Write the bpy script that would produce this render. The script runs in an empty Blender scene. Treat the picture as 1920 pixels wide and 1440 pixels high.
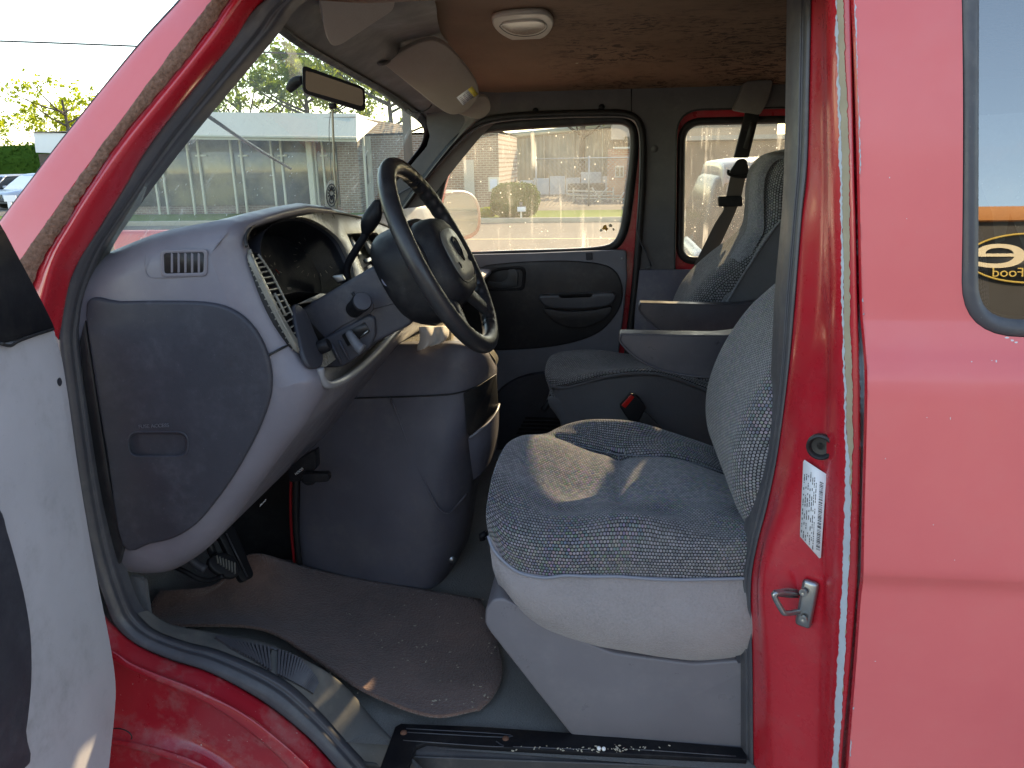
import bpy, bmesh, math, random
from mathutils import Vector, Matrix, noise
R = math.radians
random.seed(7)
S = bpy.context.scene
COL = S.collection

# ------------------------------------------------------------------ camera
EYE = Vector((0.0, 0.0, 1.70))
F = 1440.0
CAMROT = Matrix.Rotation(R(7.0), 3, 'Z') @ Matrix.Rotation(R(90 - 16.2), 3, 'X') @ Matrix.Rotation(-0.018, 3, 'Z')
cd = bpy.data.cameras.new('camera')
cd.lens = 27.0; cd.sensor_width = 36.0; cd.clip_start = 0.02; cd.clip_end = 2000
cam = bpy.data.objects.new('camera', cd); COL.objects.link(cam)
cam.matrix_world = Matrix.Translation(EYE) @ CAMROT.to_4x4()
S.camera = cam

# ------------------------------------------------------------------ light
SUN_EL, TX = 25.5, -0.33
w = bpy.data.worlds.new("World"); S.world = w; w.use_nodes = True
nt = w.node_tree; nt.nodes.clear()
wo = nt.nodes.new('ShaderNodeOutputWorld'); bg = nt.nodes.new('ShaderNodeBackground')
sky = nt.nodes.new('ShaderNodeTexSky'); sky.sky_type = 'NISHITA'; sky.sun_disc = False
sundir = Vector((-TX, 1.0, 0)).normalized()            # horizontal direction towards the sun
sky.sun_elevation = R(SUN_EL)
sky.sun_rotation = math.atan2(sundir.x, sundir.y)
sky.air_density = 1.0; sky.dust_density = 0.3; sky.ozone_density = 1.5
bg.inputs['Strength'].default_value = 0.15
nt.links.new(sky.outputs[0], bg.inputs[0]); nt.links.new(bg.outputs[0], wo.inputs[0])
sl = bpy.data.lights.new('sun', 'SUN'); sl.energy = 2.6; sl.angle = R(0.6); sl.color = (1.0, 0.84, 0.62)
so = bpy.data.objects.new('sun', sl); COL.objects.link(so)
td = Vector((-sundir.x, -sundir.y, 0)) * math.cos(R(SUN_EL)) + Vector((0, 0, -math.sin(R(SUN_EL))))
so.rotation_euler = td.to_track_quat('-Z', 'Y').to_euler()
S.view_settings.view_transform = 'Standard'; S.view_settings.look = 'None'
S.view_settings.use_white_balance = True; S.view_settings.white_balance_temperature = 7900; S.view_settings.white_balance_tint = 11
S.view_settings.exposure = 2.05; S.view_settings.gamma = 1.0
S.render.engine = 'CYCLES'
S.cycles.max_bounces = 10; S.cycles.transparent_max_bounces = 16; S.cycles.diffuse_bounces = 6

# ------------------------------------------------------------------ measuring helpers
def ray(px, py):
    return CAMROT @ Vector(((px - 960) / F, (720 - py) / F, -1.0))
def P(px, py, Y):
    d = ray(px, py); return EYE + d * (Y / d.y)
def PZ(px, py, Z):
    d = ray(px, py); return EYE + d * ((Z - EYE.z) / d.z)
def PX(px, py, X):
    d = ray(px, py); return EYE + d * (X / d.x)
def PP(px, py, p0, n):
    d = ray(px, py); n = Vector(n); return EYE + d * ((Vector(p0) - EYE).dot(n) / d.dot(n))
def proj(p):
    q = CAMROT.transposed() @ (Vector(p) - EYE)
    return (960 - q.x / q.z * F, 720 + q.y / q.z * F)

# ------------------------------------------------------------------ mesh helpers
def cr(pts, k=6, closed=False):
    """Catmull-Rom through points (2-D, 3-D tuples or Vectors)."""
    pts = [Vector(p) for p in pts]; n = len(pts); out = []
    if n < 3 and not closed:
        return [pts[0].lerp(pts[-1], i / k) for i in range(k + 1)]
    segs = n if closed else n - 1
    for i in range(segs):
        p1, p2 = pts[i], pts[(i + 1) % n]
        p0 = pts[i - 1] if (closed or i > 0) else p1 * 2 - p2
        p3 = pts[(i + 2) % n] if (closed or i + 2 < n) else p2 * 2 - p1
        for j in range(k):
            t = j / k
            out.append(0.5 * ((2 * p1) + (p2 - p0) * t + (2 * p0 - 5 * p1 + 4 * p2 - p3) * t * t + (3 * p1 - p0 - 3 * p2 + p3) * t ** 3))
    if not closed: out.append(pts[-1].copy())
    return out
def rnd(pts, r, k=5):
    """Polygon with its corners rounded; a point may carry its own radius as a last number."""
    n = len(pts); out = []
    for i in range(n):
        p = Vector(pts[i][:2]); ri = pts[i][2] if len(pts[i]) > 2 else r
        a = Vector(pts[i - 1][:2]) - p; b = Vector(pts[(i + 1) % n][:2]) - p
        ra = min(ri, a.length * .49); rb = min(ri, b.length * .49)
        pa, pb = p + a.normalized() * ra, p + b.normalized() * rb
        for j in range(k + 1):
            t = j / k
            out.append((1 - t) ** 2 * pa + 2 * t * (1 - t) * p + t * t * pb)
    return out
ROOT = None
def ob(name, me, mat=None, parent='ROOT', smooth=True):
    o = bpy.data.objects.new(name, me); COL.objects.link(o)
    if mat is not None:
        for m in (mat if isinstance(mat, (list, tuple)) else [mat]): me.materials.append(m)
    if parent == 'ROOT': parent = ROOT
    if parent is not None:
        o.parent = parent
        if parent.type == 'EMPTY': o.matrix_parent_inverse = Matrix.Translation(-parent.location)
    if smooth:
        for p in me.polygons: p.use_smooth = True
    return o
def mesh(verts, faces):
    me = bpy.data.meshes.new('mesh'); me.from_pydata([tuple(v) for v in verts], [], faces); me.update(); return me
def fixn(me):
    bm = bmesh.new(); bm.from_mesh(me); bmesh.ops.recalc_face_normals(bm, faces=bm.faces); bm.to_mesh(me); bm.free()
def bev(o, wdt, seg=3, ang=35):
    m = o.modifiers.new('b', 'BEVEL'); m.width = wdt; m.segments = seg; m.limit_method = 'ANGLE'; m.angle_limit = R(ang); m.harden_normals = False
    return o
def solid(o, t, off=0.0):
    m = o.modifiers.new('s', 'SOLIDIFY'); m.thickness = t; m.offset = off; return o
def flat_by_angle(o, ang=40):
    me = o.data
    bm = bmesh.new(); bm.from_mesh(me)
    for e in bm.edges:
        if len(e.link_faces) == 2 and e.calc_face_angle(0) > R(ang): e.smooth = False
    bm.to_mesh(me); bm.free(); return o
def grid(rows, closed=False, uvs=1.0, cap=False):
    """Sheet through rows of 3-D points, UV in metres."""
    nr, nc = len(rows), len(rows[0]); v = [p for r in rows for p in r]; f = []
    for i in range(nr - 1):
        for j in range(nc if closed else nc - 1):
            a = i * nc + j; b = i * nc + (j + 1) % nc
            f.append((a, b, b + nc, a + nc))
    if cap:
        f.append(tuple(range(nc - 1, -1, -1))); f.append(tuple(range((nr - 1) * nc, nr * nc)))
    me = mesh(v, f)
    uv = me.uv_layers.new(name='uv'); ncap = len(f) - (2 if cap else 0)
    mid = rows[nr // 2]
    U = [0.0]
    for j in range(nc): U.append(U[-1] + (mid[(j + 1) % nc] - mid[j]).length)
    c = nc // 2; V = [0.0]
    for i in range(nr - 1): V.append(V[-1] + (rows[i + 1][c] - rows[i][c]).length)
    for p in me.polygons:
        if p.index >= ncap:
            for li in p.loop_indices: q = me.vertices[me.loops[li].vertex_index].co; uv.data[li].uv = (q.x * uvs, q.z * uvs)
            continue
        js = [me.loops[li].vertex_index % nc for li in p.loop_indices]
        wrap = closed and max(js) - min(js) > nc / 2
        for li, j in zip(p.loop_indices, js):
            i = me.loops[li].vertex_index // nc
            jj = nc if (wrap and j == 0) else j
            uv.data[li].uv = (U[jj] * uvs, V[i] * uvs)
    return me
def dense(rows, k, kc=None, closed=False):
    """Catmull-Rom both ways."""
    kc = kc or k
    rr = [cr(r, kc, closed) for r in rows]
    cols = [cr([r[j] for r in rr], k) for j in range(len(rr[0]))]
    return [[cols[j][i] for j in range(len(cols))] for i in range(len(cols[0]))]
def tube_rows(pts, r, seg=10, flat=1.0, up=None):
    pts = [Vector(p) for p in pts]; rows = []; n = len(pts)
    T = [(pts[min(i + 1, n - 1)] - pts[max(i - 1, 0)]).normalized() for i in range(n)]
    a = up or Vector((0, 0, 1))
    if abs(T[0].dot(a)) > .95: a = Vector((1, 0, 0))
    N = (a - T[0] * a.dot(T[0])).normalized()
    for i in range(n):
        N = (N - T[i] * N.dot(T[i])).normalized(); Bn = T[i].cross(N)
        ri = r(i / (n - 1)) if callable(r) else r
        rows.append([pts[i] + (N * math.cos(t) + Bn * math.sin(t) * flat) * ri for t in [2 * math.pi * j / seg for j in range(seg)]])
    return rows
def tube(name, pts, r, mat, parent='ROOT', seg=10, flat=1.0, k=0, up=None):
    if k: pts = cr(pts, k)
    me = grid(tube_rows(pts, r, seg, flat, up), closed=True, cap=True); fixn(me)
    return ob(name, me, mat, parent)
def slab(name, outline, dv, mat, parent='ROOT', b=0.003, seg=3, smooth=True):
    """outline (3-D points) swept by the vector dv."""
    n = len(outline); dv = Vector(dv)
    v = list(outline) + [p + dv for p in outline]
    f = [tuple(range(n)), tuple(range(2 * n - 1, n - 1, -1))] + [(i, i + n, (i + 1) % n + n, (i + 1) % n) for i in range(n)]
    me = mesh(v, f); fixn(me); o = ob(name, me, mat, parent, smooth)
    if b: bev(o, b, seg)
    return o
def px_slab(name, pts, Y, d, mat, parent='ROOT', b=0.003, seg=3):
    return slab(name, [P(x, y, Y) for x, y in pts], (0, d, 0), mat, parent, b, seg)
def plate(name, outer, holes, dv, mat, parent='ROOT', b=0.0):
    """polygon with holes, swept by dv."""
    bm = bmesh.new(); edges = []
    for loop in [outer] + holes:
        vs = [bm.verts.new(p) for p in loop]
        for i in range(len(vs)): edges.append(bm.edges.new((vs[i], vs[(i + 1) % len(vs)])))
    bmesh.ops.triangle_fill(bm, use_beauty=True, use_dissolve=False, edges=edges)
    bmesh.ops.recalc_face_normals(bm, faces=bm.faces)
    ret = bmesh.ops.extrude_face_region(bm, geom=list(bm.faces))
    bmesh.ops.translate(bm, vec=Vector(dv), verts=[g for g in ret['geom'] if isinstance(g, bmesh.types.BMVert)])
    bmesh.ops.recalc_face_normals(bm, faces=bm.faces)
    me = bpy.data.meshes.new('mesh'); bm.to_mesh(me); bm.free()
    o = ob(name, me, mat, parent)
    if b: bev(o, b, 2)
    else: flat_by_angle(o)
    return o
def box_bm(bm, c, s, rot=None):
    M = Matrix.Translation(c) @ (rot.to_4x4() if rot else Matrix()) @ Matrix.Diagonal((s[0], s[1], s[2], 1))
    bmesh.ops.create_cube(bm, size=1, matrix=M)
def bm_ob(name, bm, mat, parent='ROOT', smooth=False, b=0):
    me = bpy.data.meshes.new('mesh'); bm.to_mesh(me); bm.free(); o = ob(name, me, mat, parent, smooth)
    if b: bev(o, b, 2)
    return o
def box(name, c, s, mat, parent='ROOT', b=0.003, rot=None):
    bm = bmesh.new(); box_bm(bm, c, s, rot); return bm_ob(name, bm, mat, parent, True, b) if b else bm_ob(name, bm, mat, parent)
def lathe(name, prof, c, axis, mat, parent='ROOT', seg=28):
    """prof: (radius, along) pairs round an axis through c."""
    q = Vector((0, 0, 1)).rotation_difference(Vector(axis).normalized())
    rows = [[Vector(c) + q @ Vector((r * math.cos(t), r * math.sin(t), h)) for t in [2 * math.pi * j / seg for j in range(seg)]] for r, h in prof]
    me = grid(rows, closed=True, cap=True); fixn(me); o = ob(name, me, mat, parent); flat_by_angle(o, 50); return o
def cut(o, cutter):
    m = o.modifiers.new('c', 'BOOLEAN'); m.operation = 'DIFFERENCE'; m.solver = 'EXACT'; m.object = cutter
    dg = bpy.context.evaluated_depsgraph_get()
    me = bpy.data.meshes.new_from_object(o.evaluated_get(dg)); o.modifiers.remove(m)
    o.data = me; bpy.data.objects.remove(cutter)
    for p in me.polygons: p.use_smooth = True
    flat_by_angle(o)
def text_mesh(s, size, ext=0.0008):
    c = bpy.data.curves.new('t', 'FONT'); c.body = s; c.size = size; c.extrude = ext; c.align_x = 'CENTER'; c.align_y = 'CENTER'
    t = bpy.data.objects.new('t', c); COL.objects.link(t)
    dg = bpy.context.evaluated_depsgraph_get()
    me = bpy.data.meshes.new_from_object(t.evaluated_get(dg)); bpy.data.objects.remove(t); return me
def text(name, s, size, c, right, up, mat, parent, sx=1.0, ext=0.0008):
    me = text_mesh(s, size, ext); r = Vector(right).normalized(); u = Vector(up).normalized(); n = r.cross(u)
    M = Matrix((r * sx, u, n)).transposed().to_4x4(); M.translation = Vector(c)
    me.transform(M); return ob(name, me, mat, parent, False)

from mathutils.bvhtree import BVHTree
def draper(o):
    """returns f(px, py, lift): the point where a measuring ray meets the object's surface"""
    dg = bpy.context.evaluated_depsgraph_get(); me = o.evaluated_get(dg).to_mesh()
    b = BVHTree.FromPolygons([v.co.copy() for v in me.vertices], [tuple(p.vertices) for p in me.polygons])
    def f(px, py, lift=.001):
        d = ray(px, py).normalized(); h = b.ray_cast(EYE, d)
        return None if h[0] is None else h[0] - d * lift
    return f

# ------------------------------------------------------------------ materials
def nmat(name):
    m = bpy.data.materials.new(name); m.use_nodes = True; t = m.node_tree
    return m, t, t.nodes['Principled BSDF']
def nd(t, kind, **kw):
    n = t.nodes.new(kind)
    for k, v in kw.items():
        if k in n.inputs.keys(): n.inputs[k].default_value = v
        else: setattr(n, k, v)
    return n
def ramp(t, src, stops):
    r = t.nodes.new('ShaderNodeValToRGB'); t.links.new(src, r.inputs[0])
    e = r.color_ramp.elements
    while len(e) < len(stops): e.new(.5)
    for x, (p, c) in zip(e, stops):
        x.position = p; x.color = (c, c, c, 1) if isinstance(c, (int, float)) else (*c, 1)
    return r.outputs[0]
def mixc(t, fac, a, b, mode='MIX'):
    n = t.nodes.new('ShaderNodeMix'); n.data_type = 'RGBA'; n.blend_type = mode
    for sock, val in ((n.inputs[0], fac), (n.inputs[6], a), (n.inputs[7], b)):
        if isinstance(val, bpy.types.NodeSocket): t.links.new(val, sock)
        elif isinstance(val, (int, float)): sock.default_value = val
        else: sock.default_value = (*val, 1)
    return n.outputs[2]
def math_(t, op, a, b=None, c=None):
    n = t.nodes.new('ShaderNodeMath'); n.operation = op
    for i, v in enumerate((a, b, c)):
        if v is None: continue
        if isinstance(v, bpy.types.NodeSocket): t.links.new(v, n.inputs[i])
        else: n.inputs[i].default_value = v
    return n.outputs[0]
def coords(t, scale=(1, 1, 1), uv=False, rot=(0, 0, 0)):
    tc = t.nodes.new('ShaderNodeTexCoord'); mp = t.nodes.new('ShaderNodeMapping'); mp.inputs['Scale'].default_value = scale
    mp.inputs['Rotation'].default_value = rot
    t.links.new(tc.outputs['UV' if uv else 'Object'], mp.inputs[0]); return mp.outputs[0]
def noi(t, scale, det=4, rough=.55, vec=None, dist=0.0):
    n = nd(t, 'ShaderNodeTexNoise'); n.inputs['Scale'].default_value = scale; n.inputs['Detail'].default_value = det
    n.inputs['Roughness'].default_value = rough; n.inputs['Distortion'].default_value = dist
    t.links.new(vec or coords(t), n.inputs['Vector']); return n.outputs['Fac']
def bump(t, p, h, s=.2, d=.002, base=None):
    b = t.nodes.new('ShaderNodeBump'); b.inputs['Strength'].default_value = s; b.inputs['Distance'].default_value = d
    t.links.new(h, b.inputs['Height'])
    if base: t.links.new(base, b.inputs['Normal'])
    if p is not None: t.links.new(b.outputs[0], p.inputs['Normal'])
    return b.outputs[0]
def plastic(name, c, rough=.5, grain=1100, gs=.25, dust=.12, dustc=(.42, .39, .34), var=.15, coat=0, spec=.5):
    m, t, p = nmat(name)
    big = noi(t, 5, 5, .6); fine = noi(t, 60, 4, .6)
    col = mixc(t, ramp(t, big, [(.3, 0), (.7, 1)]), [x * (1 - var) for x in c], [x * (1 + var) for x in c])
    dmask = math_(t, 'MULTIPLY', ramp(t, noi(t, 9, 7, .68), [(.48, 0), (.72, 1)]), ramp(t, fine, [(.35, .2), (.65, 1)]))
    col = mixc(t, math_(t, 'MULTIPLY', dmask, dust), col, dustc)
    # fine specks and scuffs
    sp = ramp(t, noi(t, 260, 2, .5), [(.70, 0), (.76, 1)])
    col = mixc(t, math_(t, 'MULTIPLY', sp, dust * .8), col, dustc)
    t.links.new(col, p.inputs['Base Color'])
    rr = ramp(t, noi(t, 14, 6, .7), [(.3, max(rough - .12, .05)), (.7, min(rough + .15, 1))])
    t.links.new(rr, p.inputs['Roughness']); p.inputs['Specular IOR Level'].default_value = spec
    if coat: p.inputs['Coat Weight'].default_value = coat
    if grain:
        v = nd(t, 'ShaderNodeTexVoronoi'); v.inputs['Scale'].default_value = grain; v.feature = 'SMOOTH_F1'
        t.links.new(coords(t), v.inputs['Vector'])
        bump(t, p, v.outputs['Distance'], gs, .0006)
    return m
def paint(name, c, rough=.3, coat=.6, fade=None, fadeamt=.0, dirt=.1, dirtc=(.3, .24, .2), wave=.0):
    m, t, p = nmat(name)
    big = noi(t, 3.0, 5, .6)
    col = mixc(t, ramp(t, big, [(.3, 0), (.7, 1)]), c, fade or [x * 1.15 for x in c])
    dm = math_(t, 'MULTIPLY', ramp(t, noi(t, 12, 8, .7), [(.5, 0), (.75, 1)]), dirt)
    col = mixc(t, dm, col, dirtc)
    sp = math_(t, 'MULTIPLY', ramp(t, noi(t, 170, 2, .5), [(.72, 0), (.78, 1)]), dirt * 1.5)
    col = mixc(t, sp, col, (.5, .42, .38))
    t.links.new(col, p.inputs['Base Color'])
    t.links.new(ramp(t, noi(t, 20, 6, .7), [(.3, rough * .8), (.75, min(1, rough * 1.5))]), p.inputs['Roughness'])
    p.inputs['Coat Weight'].default_value = coat; p.inputs['Coat Roughness'].default_value = .12
    if wave: bump(t, p, noi(t, 30, 3, .5), .15, wave)
    return m
def simple(name, c, rough=.6, metal=0, spec=.5, var=.12, sc=8, bmp=0, bs=80):
    m, t, p = nmat(name)
    col = mixc(t, noi(t, sc, 5, .6), [x * (1 - var) for x in c], [x * (1 + var) for x in c])
    t.links.new(col, p.inputs['Base Color']); p.inputs['Roughness'].default_value = rough; p.inputs['Metallic'].default_value = metal
    p.inputs['Specular IOR Level'].default_value = spec
    if bmp: bump(t, p, noi(t, bs, 4, .6), .4, bmp)
    return m
def glass(name, tint=(.93, .96, .9), refl=.06, dirt=.12, streaks=1.0, dirtc=(.8, .76, .66), rough=.0, blotch=0.0, fres=.9):
    """thin pane: transmits light straight, reflects, and carries dust and dried drops"""
    m = bpy.data.materials.new(name); m.use_nodes = True; t = m.node_tree; t.nodes.clear()
    out = nd(t, 'ShaderNodeOutputMaterial'); tr = nd(t, 'ShaderNodeBsdfTransparent', Color=(*tint, 1))
    gl = nd(t, 'ShaderNodeBsdfGlossy', Roughness=rough); gl.inputs['Color'].default_value = (1, 1, 1, 1)
    lw = nd(t, 'ShaderNodeLayerWeight', Blend=.5)
    fac = math_(t, 'ADD', math_(t, 'MULTIPLY', math_(t, 'POWER', lw.outputs['Facing'], 5.0), fres), refl + .03)
    m1 = nd(t, 'ShaderNodeMixShader'); t.links.new(fac, m1.inputs[0]); t.links.new(tr.outputs[0], m1.inputs[1]); t.links.new(gl.outputs[0], m1.inputs[2])
    df = nd(t, 'ShaderNodeBsdfDiffuse'); df.inputs['Color'].default_value = (*dirtc, 1)
    tl = nd(t, 'ShaderNodeBsdfTranslucent'); tl.inputs['Color'].default_value = (*dirtc, 1)
    md = nd(t, 'ShaderNodeMixShader'); md.inputs[0].default_value = .65
    t.links.new(df.outputs[0], md.inputs[1]); t.links.new(tl.outputs[0], md.inputs[2])
    # dust veil + vertical runs + dried drops
    veil = ramp(t, noi(t, 6, 6, .7), [(.3, dirt * .5), (.75, dirt * 1.4)])
    runs = ramp(t, noi(t, 1, 4, .6, coords(t, (34, 34, 2.2))), [(.56, 0), (.70, 1)])
    runs = math_(t, 'MULTIPLY', runs, ramp(t, noi(t, 5, 3, .5), [(.45, 0), (.62, 1)]))
    vo = nd(t, 'ShaderNodeTexVoronoi'); vo.inputs['Scale'].default_value = 55; t.links.new(coords(t), vo.inputs['Vector'])
    drop = ramp(t, vo.outputs['Distance'], [(.08, 1), (.16, 0)])
    drop = math_(t, 'MULTIPLY', drop, ramp(t, noi(t, 16, 2, .5), [(.54, 0), (.60, 1)]))
    vo2 = nd(t, 'ShaderNodeTexVoronoi'); vo2.inputs['Scale'].default_value = 160; t.links.new(coords(t), vo2.inputs['Vector'])
    drop2 = math_(t, 'MULTIPLY', ramp(t, vo2.outputs['Distance'], [(.10, 1), (.2, 0)]), ramp(t, noi(t, 22, 3, .6), [(.5, 0), (.6, 1)]))
    s = math_(t, 'ADD', math_(t, 'MULTIPLY', runs, .32 * streaks), math_(t, 'ADD', math_(t, 'MULTIPLY', drop, .75 * streaks), math_(t, 'MULTIPLY', drop2, .4 * streaks)))
    tot = math_(t, 'ADD', veil, s)
    if blotch:
        bl = math_(t, 'MULTIPLY', ramp(t, noi(t, 1, 6, .7, coords(t, (26, 26, 6))), [(.66, 0), (.70, 1)]), ramp(t, noi(t, 7, 2, .5), [(.56, 0), (.62, blotch)]))
        tot = math_(t, 'ADD', tot, bl)
    n = nd(t, 'ShaderNodeMath', operation='MINIMUM'); t.links.new(tot, n.inputs[0]); n.inputs[1].default_value = .85
    m2 = nd(t, 'ShaderNodeMixShader'); t.links.new(n.outputs[0], m2.inputs[0]); t.links.new(m1.outputs[0], m2.inputs[1]); t.links.new(md.outputs[0], m2.inputs[2])
    t.links.new(m2.outputs[0], out.inputs[0]); return m
def knit(name, c1, c2, pitch=.006, speck=.35, holes=1.0, panel=None):
    """woven upholstery: rows of raised loops with dark gaps and a few coloured threads"""
    m, t, p = nmat(name)
    tc = nd(t, 'ShaderNodeTexCoord'); sp = nd(t, 'ShaderNodeSeparateXYZ'); t.links.new(tc.outputs['UV'], sp.inputs[0])
    wob = math_(t, 'MULTIPLY', math_(t, 'SUBTRACT', noi(t, 25, 2, .5), .5), .004)
    u = math_(t, 'DIVIDE', math_(t, 'ADD', sp.outputs[0], wob), pitch); v = math_(t, 'DIVIDE', math_(t, 'SUBTRACT', sp.outputs[1], wob), pitch)
    row = math_(t, 'FLOOR', v); off = math_(t, 'MULTIPLY', math_(t, 'MODULO', row, 2.0), .5)
    uu = math_(t, 'ADD', u, off)
    su = math_(t, 'ABSOLUTE', math_(t, 'SINE', math_(t, 'MULTIPLY', uu, math.pi)))
    sv = math_(t, 'ABSOLUTE', math_(t, 'SINE', math_(t, 'MULTIPLY', v, math.pi)))
    h = math_(t, 'MULTIPLY', su, sv)
    cell = nd(t, 'ShaderNodeTexWhiteNoise', noise_dimensions='2D'); cb = nd(t, 'ShaderNodeCombineXYZ')
    t.links.new(math_(t, 'FLOOR', uu), cb.inputs[0]); t.links.new(row, cb.inputs[1]); t.links.new(cb.outputs[0], cell.inputs['Vector'])
    base = mixc(t, cell.outputs['Value'], [x * .72 for x in c1], [x * 1.2 for x in c1])
    hs = nd(t, 'ShaderNodeHueSaturation'); hs.inputs['Saturation'].default_value = 1.1; hs.inputs['Value'].default_value = .34
    t.links.new(cell.outputs['Color'], hs.inputs['Color'])
    patch = ramp(t, noi(t, 9, 3, .5), [(.4, .15), (.62, 1)])
    base = mixc(t, math_(t, 'MULTIPLY', patch, speck), base, hs.outputs[0])
    f = ramp(t, h, [(.14, 0), (.50, 1)])
    if panel:                                            # the middle panel is sewn from a closer, flatter weave
        so_ = nd(t, 'ShaderNodeSeparateXYZ'); t.links.new(tc.outputs['Object'], so_.inputs[0]); yv = so_.outputs[1]
        a_ = ramp(t, math_(t, 'SUBTRACT', yv, panel[0]), [(0, 0), (.035, 1)]); b_ = ramp(t, math_(t, 'SUBTRACT', panel[1], yv), [(0, 0), (.02, 1)])
        pm = math_(t, 'MULTIPLY', math_(t, 'MULTIPLY', a_, b_), .62); f = math_(t, 'MAXIMUM', f, pm); h = math_(t, 'MAXIMUM', h, math_(t, 'MULTIPLY', pm, .6))
    f = math_(t, 'ADD', math_(t, 'MULTIPLY', f, holes), 1 - holes)
    col = mixc(t, f, c2, base)
    col = mixc(t, math_(t, 'MULTIPLY', ramp(t, noi(t, 12, 6, .7), [(.5, 0), (.75, 1)]), .25), col, (.30, .27, .22))
    t.links.new(col, p.inputs['Base Color']); p.inputs['Roughness'].default_value = .95; p.inputs['Specular IOR Level'].default_value = .15
    p.inputs['Sheen Weight'].default_value = .25
    bump(t, p, h, .7, .002)
    return m
def fuzz(name, c, var=.2, sc=300, bs=.5, bd=.0015, dirt=.2, dirtc=(.2, .17, .13), lint=0.0, sheen=.3):
    m, t, p = nmat(name)
    col = mixc(t, noi(t, sc, 3, .6), [x * (1 - var * 1.5) for x in c], [x * (1 + var * 1.5) for x in c])
    col = mixc(t, ramp(t, noi(t, 6, 6, .65), [(.35, 0), (.7, 1)]), col, [x * (1 + var) for x in c])
    col = mixc(t, math_(t, 'MULTIPLY', ramp(t, noi(t, 5, 8, .72), [(.48, 0), (.72, 1)]), dirt), col, dirtc)
    if lint:
        vo = nd(t, 'ShaderNodeTexVoronoi'); vo.inputs['Scale'].default_value = 75; t.links.new(coords(t, (1, 1.6, 1)), vo.inputs['Vector'])
        l = math_(t, 'MULTIPLY', ramp(t, vo.outputs['Distance'], [(.05, 1), (.1, 0)]), ramp(t, noi(t, 13, 3, .5), [(.52, 0), (.60, 1)]))
        col = mixc(t, math_(t, 'MULTIPLY', l, lint), col, (.5, .45, .36))
    t.links.new(col, p.inputs['Base Color']); p.inputs['Roughness'].default_value = .95; p.inputs['Specular IOR Level'].default_value = .12
    p.inputs['Sheen Weight'].default_value = sheen
    bump(t, p, math_(t, 'ADD', noi(t, sc, 3, .6), math_(t, 'MULTIPLY', noi(t, 14, 4, .6), .8)), bs, bd)
    return m

M = {}
M['body'] = paint('faded_red_paint', (.67, .125, .13), .40, .25, (.73, .15, .15), dirt=.05, wave=.0)
M['jamb'] = paint('glossy_red_paint', (.46, .010, .022), .26, .7, (.50, .018, .03), dirt=.16, dirtc=(.30, .16, .14))
M['sillred'] = paint('dusty_red_paint', (.36, .006, .018), .30, .6, (.40, .02, .03), dirt=.6, dirtc=(.34, .22, .20))
M['purple'] = plastic('grey_violet_plastic', (.178, .166, .19), .42, 900, .3, .10)
M['purple2'] = plastic('worn_violet_plastic', (.105, .103, .14), .5, 800, .3, .3)
M['dark'] = plastic('dark_charcoal_plastic', (.032, .033, .042), .55, 1000, .3, .10, (.25, .25, .27))
M['black'] = plastic('black_plastic', (.009, .009, .011), .48, 1200, .15, .06, spec=.22)
M['blacksoft'] = plastic('black_vinyl', (.02, .02, .022), .42, 500, .5, .08)
M['rubber'] = plastic('grey_rubber', (.058, .059, .068), .42, 0, .2, .22, (.3, .28, .24))
M['rubberd'] = plastic('black_rubber', (.012, .012, .013), .5, 0, .2, .08)
M['doorgrey'] = plastic('light_grey_door_plastic', (.46, .45, .48), .48, 700, .15, .5, (.20, .195, .20), .08)
M['headgrey'] = plastic('warm_grey_trim', (.135, .125, .115), .6, 900, .2, .15)
M['wallgrey'] = plastic('grey_wall_trim', (.10, .098, .10), .6, 900, .2, .12)
M['headliner'] = None
M['visor'] = fuzz('visor_cloth', (.34, .29, .24), .10, 500, .25, .0006, .25, (.15, .11, .08))
M['bezel'] = plastic('dusty_bezel_plastic', (.19, .178, .148), .30, 900, .15, .5, (.36, .33, .26))
M['knitseat'] = knit('speckled_cushion_cloth', (.25, .242, .25), (.014, .014, .018), .0066, .30, 1.0, (1.43, 1.70))
M['knit'] = knit('speckled_knit_cloth', (.25, .242, .25), (.012, .012, .016), .0070, .22)
M['knitflat'] = knit('grey_ribbed_cloth', (.24, .25, .275), (.10, .10, .115), .0045, .12, .7)
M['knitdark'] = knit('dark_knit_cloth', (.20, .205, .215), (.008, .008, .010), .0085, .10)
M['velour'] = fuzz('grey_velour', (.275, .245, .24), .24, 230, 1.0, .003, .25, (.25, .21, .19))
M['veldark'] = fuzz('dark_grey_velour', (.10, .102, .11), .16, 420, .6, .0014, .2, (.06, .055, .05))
M['piping'] = simple('grey_piping', (.22, .23, .27), .4)
M['base'] = plastic('seat_base_plastic', (.158, .147, .158), .36, 0, .1, .22, (.30, .28, .27), .06)
M['carpet'] = fuzz('grey_carpet', (.125, .122, .112), .25, 260, .8, .003, .5, (.15, .14, .12), .7)
M['mat'] = fuzz('brown_floor_mat', (.155, .092, .072), .45, 170, 1.0, .007, .6, (.06, .04, .03), .9)
M['armrest'] = plastic('grey_vinyl_armrest', (.052, .050, .060), .38, 420, .4, .10)
M['chrome'] = simple('worn_steel', (.34, .35, .35), .32, .9, var=.25, sc=60)
M['rust'] = simple('rust', (.14, .06, .035), .8, 0, bmp=.002)
M['white'] = simple('white_label', (.74, .75, .78), .4, var=.02)
M['ink'] = simple('ink', (.03, .03, .035), .5)
M['yellow'] = simple('yellow_label', (.62, .50, .08), .5)
M['prim'] = simple('beige_primer', (.34, .29, .20), .7, var=.25, sc=25, bmp=.001)
M['prim2'] = simple('blue_grey_primer', (.42, .47, .52), .6, var=.18, sc=30, bmp=.001)
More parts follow.
